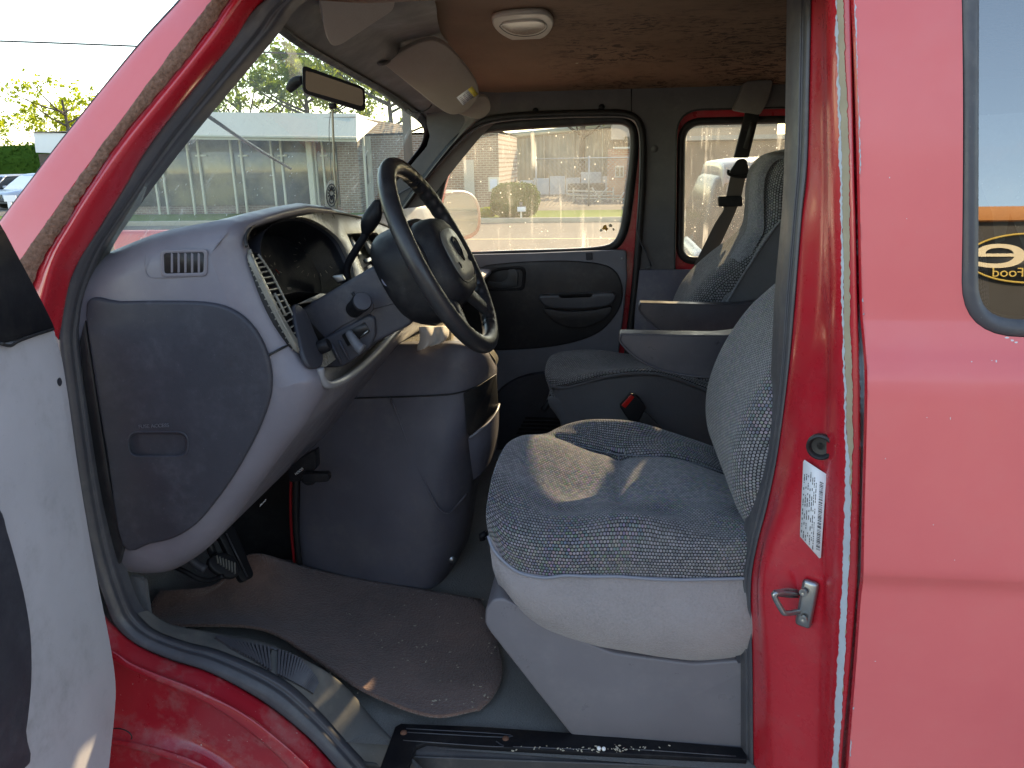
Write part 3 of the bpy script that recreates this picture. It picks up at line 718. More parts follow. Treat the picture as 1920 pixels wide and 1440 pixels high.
# kick panel below the quarter window and lower pillar in violet grey
box('lower_pillar_trim', (P(1220, 700, YW).x + .06, YW - .006, 1.0), (.26, .012, .60), M['purple2'], b=.004)
# seal round the far door opening
sd = [P(x, y, YW - .006) for x, y in dopen]
tube('door_opening_seal', sd + [sd[0]], .013, M['rubberd'], seg=8)
# bright edge line on it
sd2 = [P(x, y, YW - .016) for x, y in crp([(x + (4 if x > 1000 else 4), y + (6 if y < 300 else 0)) for x, y in [(745, 405), (800, 330), (850, 268), (895, 232), (950, 219), (1040, 214), (1130, 212), (1172, 214), (1190, 226), (1197, 262), (1196, 340), (1190, 430), (1183, 520)]][:13], 5)]
tube('seal_lip', sd2[:-6], .0035, M['rubber'], seg=6)
# far front door
Yd = 2.965
gl_o = crp([(812, 470), (818, 420), (825, 384), (836, 338), (852, 300), (875, 271), (903, 252), (940, 245), (1010, 240), (1090, 235), (1150, 232), (1172, 235), (1182, 248), (1182, 290), (1176, 345), (1169, 400), (1162, 435), (1148, 456), (1120, 464), (1060, 468), (960, 471), (870, 474)])
d_out = [P(x, y, Yd) for x, y in [(650, 520), (700, 440), (760, 360), (820, 280), (870, 232), (920, 212), (1000, 204), (1180, 200), (1215, 215), (1218, 300), (1210, 500), (1190, 700), (1160, 1000), (700, 1050), (600, 800)]]
door = plate('passenger_door', d_out, [pxs(gl_o, Yd)], (0, .05, 0), M['jamb'])
rows = []
c0 = Vector((1000, 360))
def scale_pts(pts, d, c=c0):
    out = ringpts([Vector(p) for p in pts], -d); return [(p.x, p.y) for p in out]
o1, o2 = scale_pts(gl_o, 5), scale_pts(gl_o, 11)
wide = [Vector(b) + (Vector(b) - Vector(a)) / max((Vector(b) - Vector(a)).length, .1) * (20 if q[1] < 300 and q[0] < 1168 else 4) for a, b, q in zip(o1, o2, gl_o)]
for i_ in range(3): wide = [wide[k] * .5 + (wide[k - 1] + wide[(k + 1) % len(wide)]) * .25 for k in range(len(wide))]
for d, Y in ((99, 2.966), (99, 2.956), (6, 2.948), (0, 2.955), (-2, 2.966), (-2, 2.99), (4, 3.01)):
    rows.append([P(x, y, Y) for x, y in (wide if d == 99 else scale_pts(gl_o, d))])
me = grid(rows, closed=True); fixn(me); ob('window_rubber', me, M['rubberd'], door)
g2 = [P(x, y, 2.985) for x, y in scale_pts(gl_o, 4)]
dg_ = ob('door_glass', mesh(g2, [tuple(range(len(g2)))]), M['glass_d'], door, False)
# yellowish insect splash near the lower rear corner
sps = simple('orange_stain', (.75, .35, .05), .8, var=.5, sc=90); spw = simple('dried_dropping', (.85, .80, .60), .9, var=.3, sc=90)
def splash(pts_r, mat, Y=2.983, seed=1, par=None, k=3):
    rg = random.Random(seed)
    for (x, y, r0) in pts_r:
        n = 14; loop = [(x + r0 * rg.uniform(.45, 1.2) * math.cos(6.283 * i / n), y + r0 * rg.uniform(.45, 1.25) * math.sin(6.283 * i / n)) for i in range(n)]
        slab('stain', [P(a, b, Y) for a, b in crp(loop, 3)], (0, -.0008, 0), mat, par, 0)
splash([(1135, 427, 6.5)], sps, par=dg_); splash([(1144, 422, 4), (1127, 431, 3), (1150, 430, 2.5)], spw, seed=5, par=dg_)
# inner door card: grey top ledge, dark inset with handle and arm pull
card = [P(x, y, 2.925) for x, y in [(690, 484), (880, 478), (1000, 475), (1100, 471), (1170, 469), (1175, 473), (1176, 520), (1170, 580), (1158, 680), (1140, 800), (1120, 930), (700, 960), (600, 700)]]
dc = slab('door_card', card, (0, .035, 0), M['wallgrey'], door, .006)
dc.data.materials[0] = plastic('grey_door_card', (.155, .155, .175), .5, 800, .2, .15)
ins = crp([(905, 500), (925, 496), (980, 491), (1060, 489), (1120, 494), (1150, 505), (1165, 530), (1167, 560), (1155, 590), (1125, 622), (1080, 641), (1020, 652), (940, 657), (880, 655), (860, 620), (858, 560), (880, 515)])
slab('door_inset', pxs(ins, 2.915), (0, .02, 0), M['blacksoft'], door, .006)
hb = [P(x, y, 2.912) for x, y in rnd([(904, 546), (908, 512, 22), (935, 501), (980, 499), (987, 508), (983, 545)], 9)]
hr = plate('door_handle_bezel', hb, [[P(x, y, 2.912) for x, y in rnd([(912, 541), (915, 515, 18), (938, 507), (976, 505), (980, 511), (977, 540)], 7)]], (0, .018, 0), M['black'], door, .002)
slab('handle_cup', [P(x, y, 2.928) for x, y in [(904, 546), (908, 502), (987, 500), (983, 546)]], (0, .004, 0), M['rubberd'], hr, 0)
slab('door_handle', [P(x, y, 2.908) for x, y in rnd([(914, 528), (940, 530), (950, 524), (952, 506), (966, 504), (972, 512), (970, 536), (940, 540), (916, 536)], 4)], (0, .010, 0), plastic('door_lever_plastic', (.05, .055, .06), .35), hr, .003)
# arm pull with pocket below
pull = [P(x, y, 2.885) for x, y in crp([(1011, 556), (1030, 553), (1080, 553), (1130, 549), (1150, 550), (1154, 560), (1142, 572), (1110, 578), (1060, 580), (1028, 576), (1015, 568)])]
ap_ = slab('arm_pull', pull, (0, .04, 0), plastic('dark_pull_plastic', (.075, .08, .09), .4), door, .008)
slab('pull_slot', [P(x, y, 2.883) for x, y in rnd([(1046, 553), (1112, 551), (1108, 557), (1052, 559)], 2)], (0, .01, 0), M['rubberd'], ap_, 0)
slab('door_pocket', [P(x, y, 2.892) for x, y in crp([(1020, 579), (1060, 584), (1110, 582), (1146, 576), (1140, 592), (1115, 608), (1085, 615), (1055, 610), (1030, 596)])], (0, .03, 0), M['blacksoft'], door, .008)
slab('lock_knob', [P(x, y, 2.92) for x, y in rnd([(1098, 474), (1110, 473), (1111, 487), (1099, 488)], 2)], (0, .01, 0), M['dark'], door, .002)
lathe('screw', [(0, .004), (.004, .003), (.005, 0)], P(1166, 485, 2.925), (0, -1, 0), M['chrome'], door, 10)
# lower kick panel with curved moulding and slotted vent
slab('kick_panel', [P(x, y, 2.90) for x, y in cr([(900, 800), (925, 745), (960, 715), (1010, 700), (1080, 700)], 6) + [Vector((1150, 950)), Vector((900, 950))]], (0, .05, 0), M['dark'], b=.006)
bm = bmesh.new()
for i in range(5):
    a, b = P(985 - i * 4, 786 + i * 7, 2.89), P(1060, 784 + i * 7, 2.89); box_bm(bm, (a + b) / 2, ((b - a).length, .01, .006))
bm_ob('kick_vent', bm, M['black'])
# rear quarter window: red painted reveal, rubber, glass
Yq = 2.97
qin = [tuple(p) for p in rnd([(1279, 484), (1283, 233, 34), (1785, 222, 50), (1785, 484)], 24, 8)]
pl_o = [P(x, y, Yq) for x, y in [(1225, 575), (1225, 180), (1850, 170), (1850, 575)]]
qp = plate('quarter_panel', pl_o, [pxs(qin, Yq)], (0, .04, 0), M['jamb'])
rows = []
for d, Y in ((12, 2.975), (12, 2.962), (6, 2.955), (0, 2.958), (-3, 2.97), (-3, 2.99)):
    rows.append([P(x, y, Y) for x, y in scale_pts(qin, d)])
me = grid(rows, closed=True); fixn(me); ob('quarter_window_rubber', me, M['rubberd'])
g3 = [P(x, y, 2.984) for x, y in scale_pts(qin, 4)]
ob('quarter_window_glass', mesh(g3, [tuple(range(len(g3)))]), M['glass_q'], ROOT, False)
tube('reveal_edge', [P(x, y, 2.932) for x, y in qopen] + [P(*qopen[0], 2.932)], .004, M['rubberd'], seg=6)
slab('lower_quarter_trim', [P(x, y, 2.925) for x, y in [(1256, 545), (1850, 540), (1850, 1000), (1240, 1000)]], (0, .02, 0), M['purple2'], b=.004)

# ------------------------------------------------------------------ windscreen
WN = (P(560, 60, 1.36) , )
A0, A1, B0, B1 = Vector((-.575, 1.315, 1.955)), Vector((-.93, 1.27, 1.49)), Vector((-.665, 2.95, 1.905)), Vector((-.93, 2.95, 1.49))
def ws(u, v, o=0):                                     # u across, v down; bowed forward in the middle
    p = (A0.lerp(B0, u)).lerp(A1.lerp(B1, u), v); b = .07 * (1 - (2 * u - 1) ** 2); return p + Vector((-b - o, 0, 0))
wr = [[ws(i / 16, j / 12) for i in range(17)] for j in range(13)]
windshield = ob('windshield', grid(wr), M['glass_w'])
# far windscreen corner frame: rubber then grey pillar trim
def wsp(px, py, o=0):
    d = ray(px, py); lo = None
    for _ in range(1):
        n = (B0 - A0).cross(A1 - A0).normalized(); p = EYE + d * ((A0 - EYE).dot(n) / d.dot(n))
    u = (p.y - 1.22) / 1.73; b = .07 * (1 - (2 * min(max(u, 0), 1) - 1) ** 2)
    p0 = A0 + Vector((-b - o, 0, 0)); return EYE + d * ((p0 - EYE).dot(n) / d.dot(n))
edge = [(500, 15), (528, 45), (570, 78), (620, 108), (680, 142), (730, 172), (775, 203), (798, 222), (807, 243), (800, 275), (775, 310), (745, 350), (710, 392), (680, 425)]
ein = [(490, 28), (519, 58), (560, 88), (610, 117), (672, 151), (720, 180), (763, 212), (786, 229), (795, 246), (789, 272), (764, 306), (734, 346), (700, 388), (672, 418)]
rr = [[wsp(*a, -.03), wsp(*a, -.012), wsp(*a, .0).lerp(wsp(*b, 0), .5) + Vector((.012, 0, 0)), wsp(*b, -.004), wsp(*b, .01)] for a, b in zip(edge, ein)]
ob('windshield_rubber', grid(dense(rr, 5, 3)), M['rubberd'])
# header and far pillar trim: from glass edge up to the brown roof and round to the door opening
hE = edge
hM = [(540, -60), (590, -20), (640, 20), (690, 60), (745, 100), (800, 145), (850, 185), (870, 205), (880, 222), (862, 250), (835, 285), (800, 330), (760, 385), (720, 440)]
hT = [(620, -110), (690, -50), (728, 28), (742, 55), (765, 85), (810, 115), (870, 142), (915, 160), (925, 205), (900, 228), (865, 252), (825, 298), (780, 355), (740, 410)]
def yof(i): return wsp(*edge[i]).y
hr_ = []
for i in range(len(edge)):
    a = wsp(*edge[i], -.02); m = P(*hM[i], min(a.y + (.02 if i < 8 else .01), 2.92)); 
    yT = min(a.y + (.10 if i < 7 else .05), 2.925)
    t = P(*hT[i], yT) if i >= 7 else PP(*hT[i], (0, 0, 0), (0, 0, 1)) if False else P(*hT[i], yT)
    hr_.append([a, a.lerp(m, .5) + (EYE - a).normalized() * .012, m + (EYE - m).normalized() * .012, t, t + Vector((.1, .02, .02))])
HDR = ob('windshield_header', grid(dense(hr_, 5, 4)), M['headgrey'])
# groove where the header meets the pillar trim
tube('trim_joint', [P(x, y, 2.70) for x, y in [(766, 205), (775, 211), (790, 210), (803, 204), (810, 196)]], .0025, M['rubberd'], seg=6, k=4)

# ------------------------------------------------------------------ roof lining
m, t, p = nmat('stripped_headliner')
n1 = ramp(t, noi(t, 2.2, 4, .6), [(.3, (.155, .092, .056)), (.7, (.24, .150, .098))])
sc_ = ramp(t, noi(t, 1, 6, .72, coords(t, (10, 22, 20), rot=(0, 0, .3)), 3.0), [(.52, 0), (.58, 1)])
sc2 = ramp(t, noi(t, 1, 5, .7, coords(t, (7, 20, 20), rot=(0, 0, -.5)), 1.6), [(.57, 0), (.63, 1)])
msk = ramp(t, noi(t, 2.6, 3, .6), [(.37, 0), (.52, 1)])
sx_ = nd(t, 'ShaderNodeSeparateXYZ'); t.links.new(coords(t), sx_.inputs[0])
msk = math_(t, 'MULTIPLY', msk, ramp(t, math_(t, 'ADD', sx_.outputs[0], .5), [(.25, 0), (.45, 1)]))
f_ = math_(t, 'MULTIPLY', math_(t, 'MAXIMUM', sc_, sc2), msk)
c_ = mixc(t, math_(t, 'MULTIPLY', f_, .85), n1, (.022, .013, .012))
pl_ = ramp(t, noi(t, 1, 4, .6, coords(t, (10, 50, 30), rot=(0, 0, .4))), [(.70, 0), (.76, .5)])
c_ = mixc(t, pl_, c_, (.38, .25, .14))
t.links.new(c_, p.inputs['Base Color']); p.inputs['Roughness'].default_value = .8; p.inputs['Specular IOR Level'].default_value = .2
bump(t, p, math_(t, 'SUBTRACT', noi(t, 90, 5, .7), math_(t, 'MULTIPLY', f_, .8)), .5, .004)
M['headliner'] = m
def roofz(y): return 2.055 - .10 * ((y - 2.09) / .85) ** 2 - .02 * ((y - 2.09) / .85) ** 4
rf = [[Vector((x + (.26 * math.exp(-((y - 1.22) / .12) ** 2) if x < 0 else 0), y, roofz(y))) for x in (-.62, -.4, 0, .6, 1.4, 2.9)] for y in [1.22 + i * .1735 / 1 for i in range(11)]]
ob('headliner', grid(dense(rf, 2, 3)), M['headliner'])
# outer roof and closing surfaces of the body
rt = [[Vector((x, y, roofz(y) + .07 + dz)) for x, dz in ((-.62, -.03), (-.4, 0), (0, .01), (2.95, .01))] for y in [1.16, 1.22, 1.5, 2.09, 2.6, 2.95, 3.02]]
ob('roof_panel', grid(dense(rt, 2, 2)), M['body'])
box('front_roof_edge', (-.68, 2.09, 2.03), (.06, 1.6, .06), M['body'], b=.02)
box('near_roof_rail', (1.35, 1.225, 2.045), (3.1, .10, .10), M['jamb'], b=.02)
box('far_roof_rail', (1.2, 3.0, 1.985), (3.6, .05, .12), M['body'], b=.02)
far_low = box('far_side_panel', (1.0, 3.04, .78), (4.2, .04, 1.0), M['body'], b=.01)
box('rear_wall', (2.93, 2.09, 1.25), (.04, 1.8, 1.6), M['wallgrey'], b=.01)
box('underbody', (.7, 2.09, .50), (4.6, 1.7, .06), M['rubberd'], b=.01)
# bonnet / cowl in front of the windscreen
hood = [[Vector((x, y, z - .10 * ((y - 2.09) / .9) ** 2)) for x, z in ((-.93, 1.49), (-1.05, 1.47), (-1.4, 1.38), (-1.75, 1.25), (-1.95, 1.1), (-2.0, .7))] for y in (1.34, 1.4, 1.7, 2.09, 2.5, 2.9, 3.0)]
ob('hood', grid(dense(hood, 3, 3)), M['body'])
box('firewall', (-1.36, 2.09, 1.0), (.04, 1.75, .9), M['rubberd'], b=.01)
box('far_fender', (-1.4, 2.98, .98), (1.2, .05, .95), M['body'], b=.02)
box('near_fender', (-1.62, 1.17, .90), (1.0, .04, .80), M['body'], b=.02)
# dome lamp and small round plug in the roof lining
dz = roofz(2.2) - .002
dl = slab('dome_lamp', [PZ(x, y, dz - .012) for x, y in crp([(922, 42), (930, 33), (975, 27), (1020, 27), (1036, 38), (1037, 52), (1022, 70), (990, 79), (960, 76), (932, 60)])], (0, 0, .014), plastic('cream_lamp_housing', (.42, .38, .32), .4, 0, .1, .1), b=.006)
slab('lamp_lens', [PZ(x, y, dz - .018) for x, y in crp([(941, 47), (960, 43), (1000, 40), (1019, 44), (1022, 53), (1008, 62), (985, 66), (962, 63), (946, 55)])], (0, 0, .008), simple('ribbed_lamp_lens', (.55, .50, .42), .12, bmp=.001, bs=300), dl, .003)
tube('lens_gap', [PZ(x, y, dz - .0125) for x, y in crp([(938, 47), (960, 41), (1000, 38), (1021, 42), (1025, 53), (1010, 64), (985, 68), (960, 65), (943, 56)])], .0012, M['rubberd'], dl, 6)
lathe('roof_plug', [(0, .004), (.010, .003), (.0125, 0)], PZ(1318, 72, roofz(2.3)), (0, 0, -1), M['visor'], seg=16)
for x, y in ((1082, 118), (1115, 137)): lathe('glue_dab', [(0, .003), (.004, .002), (.006, 0)], PZ(x, y, roofz(2.7)), (0, 0, -1), M['prim'], seg=10)

# ------------------------------------------------------------------ sun visors
def pad(name, outline, Y0, n, th, mat, b, k=0):
    pts = [PP(x, y, Y0, n) for x, y in outline]; nn = Vector(n).normalized()
    if nn.dot(EYE - Y0) < 0: nn = -nn
    return slab(name, pts, -nn * th, mat, b=b, seg=5)
vn = (.45, -.72, -.5)
sv = pad('sun_visor', rnd([(586, -60), (735, -90), (741, 5, 12), (737, 20, 10), (634, 88, 18), (617, 84, 20)], 16), P(660, 30, 1.58), vn, .020, M['visor'], .008)
c1 = P(820, 150, 2.30)
sv2 = pad('sun_visor', rnd([(716, 118, 6), (800, 72, 40), (836, 82, 40), (872, 122, 60), (905, 172, 40), (880, 207, 10), (850, 218, 14), (828, 208, 20)], 14), c1, (.25, -.75, -.6), .024, M['visor'], .009)
pad('sun_visor_flap', rnd([(850, 210), (880, 190), (912, 176, 20), (924, 206, 18), (902, 226, 20), (878, 220, 14)], 10), c1 + Vector((0, .03, .0)), (.25, -.75, -.6), .014, M['visor'], .006)
vl = lambda x, y, o=.001: PP(x, y, c1 + Vector((.25, -.75, -.6)).normalized() * o, (.25, -.75, -.6))
def quad(name, px, f, mat, par, th=.0004):
    pts = [f(*q) for q in px]; n = (pts[1] - pts[0]).cross(pts[2] - pts[1]).normalized()
    if n.dot(EYE - pts[0]) > 0: n = -n
    return slab(name, pts, n * th, mat, par, 0)
vlab = quad('warning_label', [(856, 183), (879, 166), (891, 180), (868, 198)], vl, M['white'], sv2)
quad('warning_label_band', [(877, 168), (885, 162), (897, 177), (889, 182)], lambda x, y: vl(x, y, .0016), M['yellow'], sv2)
vs, fs_ = [], []
for r_ in range(5):
    for k_ in range(3):
        x, y = 861 + k_ * 6.5 + r_ * 1.9, 184.5 - k_ * 4.6 + r_ * 2.4
        i = len(vs); vs += [vl(x, y, .0022), vl(x + 4.6, y - 3.2, .0022), vl(x + 5, y - 2.7, .0022), vl(x + .4, y + .5, .0022)]; fs_.append((i, i + 1, i + 2, i + 3))
ob('lettering', mesh(vs, fs_), M['ink'], vlab, False)
hb_ = lathe('visor_hinge', [(.0, .012), (.010, .011), (.014, .006), (.014, -.004)], P(709, 104, 2.19), (.2, -.8, -.3), M['dark'], seg=18)
tube('visor_rod', [P(709, 112, 2.185), P(712, 120, 2.18), P(722, 118, 2.20), P(734, 110, 2.25)], .006, M['headgrey'], hb_, 8, k=4)
# rear-view mirror
c2 = P(627, 166, 1.74); mn = Vector((.42, -.90, -.02))
mo = rnd([(567, 124, 8), (573, 124, 8), (684, 164, 10), (686, 204, 10), (680, 209, 8), (568, 174, 10)], 9)
mirror = pad('rear_view_mirror', mo, c2, mn, .018, M['black'], .007)
mg = [PP(x, y, c2 + mn.normalized() * .0015, mn) for x, y in rnd([(573, 131, 6), (680, 168, 6), (681, 200, 8), (573, 169, 8)], 6)]
mm, t, p = nmat('mirror_glass'); p.inputs['Metallic'].default_value = 1; p.inputs['Roughness'].default_value = .04; p.inputs['Base Color'].default_value = (.20, .18, .16, 1)
ob('mirror_glass', mesh(mg, [tuple(range(len(mg)))]), mm, mirror, False)
tube('mirror_arm', [P(568, 150, 1.74), P(558, 152, 1.745), P(548, 160, 1.75), P(542, 168, 1.755)], lambda t: .008 + .004 * math.sin(3 * t), M['black'], mirror, 10, k=4)
box('mirror_toggle', P(624, 199, 1.735), (.016, .012, .012), M['black'], mirror, b=.003)

# ------------------------------------------------------------------ dashboard
dash_px = [(225, 1058, 'b'), (300, 1072, 'b'), (352, 1054, 'b'), (410, 1008, 'k'), (470, 932, 'k'), (530, 850, 'k'), (577, 785, 'k'), (602, 722, 'l'),
           (592, 690, 'f'), (566, 660, 'f'), (530, 600, 'f'), (497, 530, 'f'), (470, 468, 'f'), (458, 432, 't'), (432, 413, 't'), (372, 420, 'w'),
           (300, 436, 'w'), (232, 462, 'w'), (150, 500, 'w'), (90, 560, 'x'), (80, 800, 'x'), (130, 980, 'x')]
base_ring = []
for x, y, k in dash_px:
    q = P(x, y, 1.31); base_ring.append((q.x, q.z, k))
rc = Vector((sum(a[0] for a in base_ring) / len(base_ring), sum(a[1] for a in base_ring) / len(base_ring)))
def dash_ring(Y, inset=0.0, top=0.0, fwd=0.0, face=0.0, lip=0.0, under=0.0):
    pts = [Vector((a, b)) for a, b, _ in base_ring]
    if inset: pts = ringpts(pts, inset)
    out = []
    for p, (_, _, k) in zip(pts, base_ring):
        x, z = p
        if k == 't': z += top
        if k == 'w': z += fwd
        if k == 'f': x -= face
        if k == 'l': x += lip
        if k == 'k': x += under; z += under * .5
        if k == 'b': z += under
        out.append(Vector((x, Y, z)))
    return cr(out, 5, True)
RG = [(1.262, .055), (1.268, .036), (1.277, .020), (1.290, .008), (1.308, 0)]
rings = [dash_ring(Y, i) for Y, i in RG] + [dash_ring(1.322, 0, .001, 0, .035), dash_ring(1.345, 0, .004, 0, .08), dash_ring(1.40, 0, .008, .0, .10, -.03), dash_ring(1.50, 0, .012, .0, .10, -.05), dash_ring(1.62, 0, .013, -.005, .10, -.05),
         dash_ring(1.75, 0, .0, -.012, .10, -.03), dash_ring(1.9, 0, -.022, -.03, .10, -.0, .01), dash_ring(2.1, 0, -.065, -.06, .10, 0, .03), dash_ring(2.3, 0, -.105, -.09, .08, 0, .06), dash_ring(2.6, 0, -.135, -.11, .0, -.03, .10), dash_ring(2.9, 0, -.15, -.12, -.01, -.04, .12)]
me = grid(rings, closed=True, cap=True); fixn(me)
dash = ob('dashboard', me, M['purple'])
# black surface plate painting the shade inside the slit vent of the dash end
Yv = P(340, 492, 1.2615).y
vshade = slab('vent_shade_plate', [P(x, y, 1.2612) for x, y in rnd([(306, 474), (383, 472), (382, 513), (307, 514)], 6)], (0, -.0008, 0), M['rubberd'], dash, 0)
fr2 = plate('vent_frame', [P(x, y, 1.2595) for x, y in rnd([(300, 468), (389, 467), (388, 518), (301, 520)], 10)], [[P(x, y, 1.2595) for x, y in rnd([(307, 475), (382, 473), (381, 511), (308, 513)], 5)]], (0, .004, 0), M['purple'], dash, .0012)
for i in range(5):
    x = 320 + i * 12.6
    slab('vent_fin', [P(a, b, Y) for a, b, Y in [(x, 474, 1.2585), (x + 4.5, 476, 1.2600), (x + 4.5, 511, 1.2600), (x, 512, 1.2585)]], (0, .003, 0), M['purple'], dash, .0006)
tube('panel_outline', [P(x, y, 1.2610) for x, y in [(272, 478), (272, 500), (276, 515), (290, 521), (330, 520), (380, 517)]], .0006, M['purple'], dash, 5, k=4)
# seam between upper and lower dash at the end
tube('dash_seam', [P(499, 668, 1.262), P(515, 660, 1.266), P(530, 652, 1.280), P(541, 647, 1.296)], .0022, M['rubberd'], dash, 6, k=3)
# fuse access cover
fz = crp([(160, 568), (220, 566), (300, 565), (380, 567), (430, 579), (468, 608), (494, 650), (507, 700), (504, 750), (480, 815), (440, 888), (400, 945), (365, 985), (325, 1010), (280, 1021), (228, 1024), (200, 860), (176, 700)], 4)
M['fuse'] = plastic('scuffed_charcoal_cover', (.036, .037, .048), .55, 1000, .3, .22, (.22, .22, .25))
fuse = slab('fuse_cover', [P(x, y, 1.252) for x, y in fz], (0, .014, 0), M['fuse'], dash, .006, 4)
hb_ = rnd([(241, 811), (351, 811), (351, 856), (241, 856)], 20, 6)
cut_ = bpy.data.objects.new('cut', None)
n = len(hb_); v = [P(x, y, 1.24) for x, y in hb_] + [P(x, y, 1.260) for x, y in hb_]
cme = mesh(v, [tuple(range(n)), tuple(range(2 * n - 1, n - 1, -1))] + [(i, i + n, (i + 1) % n + n, (i + 1) % n) for i in range(n)]); fixn(cme)
bpy.data.objects.remove(cut_); cut_ = bpy.data.objects.new('cut', cme); COL.objects.link(cut_); cut(fuse, cut_)
rr = [[P(x, y, Y) for x, y in scale_pts(hb_, d)] for d, Y in ((3, 1.2522), (1.5, 1.2505), (-1, 1.252), (-3, 1.258))]
me = grid(rr, closed=True); fixn(me); ob('handle_rim', me, M['fuse'], dash)
tx = text_mesh('FUSE ACCESS', .0105, .0005)
text('lettering', 'FUSE ACCESS', .0098, P(288, 799, 1.2513), P(330, 797, 1.2513) - P(250, 801, 1.2513), (0, 0, 1), simple('moulded_lettering', (.12, .12, .14), .5), dash, 1.05, .0006)
# grey kick trim between seal and cover
slab('kick_trim', [P(x, y, 1.256) for x, y in [(158, 600), (180, 745), (205, 900), (232, 1030), (222, 1060), (208, 1040), (190, 940), (172, 850), (158, 740), (148, 640)]], (0, .03, 0), M['blacksoft'], b=.003)

# instrument bezel on the sloping face; a plane that runs along Y
b0, b1 = P(459, 432, 1.325), P(590, 690, 1.325)
BN = Vector((0, 1, 0)).cross((b0 - b1).normalized()); BN = BN if BN.x > 0 else -BN
def BP(x, y, o=0): return PP(x, y, b0 + BN * o, BN)
cl = crp([(488, 470), (494, 440), (512, 420), (540, 409), (572, 408), (604, 422), (634, 446), (652, 478), (664, 512), (661, 542), (640, 552), (600, 550), (560, 547), (530, 551), (516, 528), (500, 500)], 4)
colh = rnd([(550, 572), (580, 566), (612, 563), (690, 560), (690, 622), (612, 636), (590, 612)], 7)
radio = rnd([(650, 438), (706, 436), (738, 466), (728, 528), (692, 530), (674, 490)], 3)
bo = crp([(466, 446), (478, 424), (500, 410), (530, 402), (575, 396), (630, 401), (690, 413), (738, 432), (775, 470), (770, 540), (740, 600), (690, 655), (640, 668), (606, 690), (590, 686), (577, 668), (556, 634), (530, 590), (504, 540), (480, 490)], 4)
vent_h = crp([(470, 478), (478, 474), (488, 480), (506, 508), (530, 552), (552, 595), (570, 635), (575, 655), (568, 660), (556, 650), (534, 612), (508, 562), (486, 516)], 4)
bz = plate('instrument_bezel', [BP(*p, .006) for p in bo], [[BP(*p, .006) for p in L] for L in (cl, colh, radio, vent_h)], -BN * .008, M['bezel'], dash, .0015)
def cup(name, loop, depth, mat, par, taper=.9, o=.003):
    c = sum((Vector(p) for p in loop), Vector((0, 0))) / len(loop)
    a = [BP(*p, o) for p in loop]; b = [BP(c.x + (p[0] - c.x) * taper, c.y + (p[1] - c.y) * taper, o) - BN * depth for p in loop]
    me = grid([a, b], closed=True); bm = bmesh.new(); bm.from_mesh(me); bm.verts.ensure_lookup_table(); n = len(a)
    bm.faces.new([bm.verts[n + i] for i in range(n)]); bm.to_mesh(me); bm.free(); fixn(me); o_ = ob(name, me, mat, par); flat_by_angle(o_); return o_, (c, b)
cup_, (cc, back) = cup('gauge_cluster', cl, .075, M['dark'], dash)
cup('column_recess', colh, .06, M['rubberd'], dash, 1.0)
cup('radio_recess', radio, .05, M['rubberd'], dash, 1.0)
cup('vent_recess', vent_h, .03, M['rubberd'], dash, .9)
# clear cluster lens with a soft gleam
lens = [BP(*p, -.012) for p in scale_pts(cl, -1)]
M['smoke'] = glass('smoked_lens', (.5, .5, .5), -.029, .002, .0, (.5, .5, .5), .08, fres=.006)
ob('cluster_lens', mesh(lens, [tuple(range(len(lens)))]), M['smoke'], cup_, False)
# gauge marks near the left rim of the cluster
def gp(x, y): return BP(x, y, -.035)
vs, fs_ = [], []
for (gx, gy, r0, r1, a0, a1, nn) in ((517, 505, 8, 13, 100, 330, 7), (502, 487, 6, 10, 60, 250, 4), (590, 480, 34, 40, 120, 400, 16)):
    for i in range(nn):
        a = R(a0 + (a1 - a0) * i / (nn - 1)); d = Vector((math.cos(a), -math.sin(a))); s = Vector((-d.y, d.x)) * .5
        q = [Vector((gx, gy)) + d * r0 + s, Vector((gx, gy)) + d * r1 + s, Vector((gx, gy)) + d * r1 - s, Vector((gx, gy)) + d * r0 - s]
        k = len(vs); vs += [gp(*p) for p in q]; fs_.append((k, k + 1, k + 2, k + 3))
gm = simple('gauge_print', (.32, .28, .26), .5)
ob('gauge_pattern', mesh(vs, fs_), gm, cup_, False)
text('lettering', '88801', .0075, gp(543, 541), gp(560, 540) - gp(530, 542), BN.cross(gp(560, 540) - gp(530, 542)), gm, cup_, 1.0, .0002)
tube('gauge_needle', [gp(517, 505), gp(524, 513)], .0008, M['redp'], cup_, 5)
# louvre vent strip: bars across a slanted slot
cl_l = cr([(472, 482), (486, 516), (508, 562), (534, 612), (560, 655)], 20); cl_r = cr([(484, 477), (508, 512), (531, 556), (553, 600), (574, 645)], 20)
bm = bmesh.new()
for i in range(3, 80, 5):
    a, b = BP(*cl_l[i], .004), BP(*cl_r[i], .004); d = b - a; rot = Matrix((d.normalized(), BN, d.normalized().cross(BN))).transposed()
    box_bm(bm, (a + b) / 2 - BN * .004, (d.length + .004, .012, .0022), rot)
ven = bm_ob('louvre_vent', bm, M['bezel'], dash)
tube('louvre_rail', [BP(*p, .006) for p in cl_l[::8]], .0022, M['bezel'], ven, 6); tube('louvre_rail', [BP(*p, .006) for p in cl_r[::8]], .0022, M['bezel'], ven, 6)
tube('louvre_rail', [BP(*(Vector(cl_l[i]) * .5 + Vector(cl_r[i]) * .5), .007) for i in (36, 42, 48, 54)], .0028, M['bezel'], ven, 6)
# roll of padded dash edge above bezel
tube('bezel_gap', [BP(x, y, .006) for x, y in [(462, 462), (461, 444), (470, 428), (490, 413), (525, 402), (575, 395), (630, 399), (690, 411), (738, 430), (770, 455)]], .0035, M['rubberd'], dash, 6, k=5)
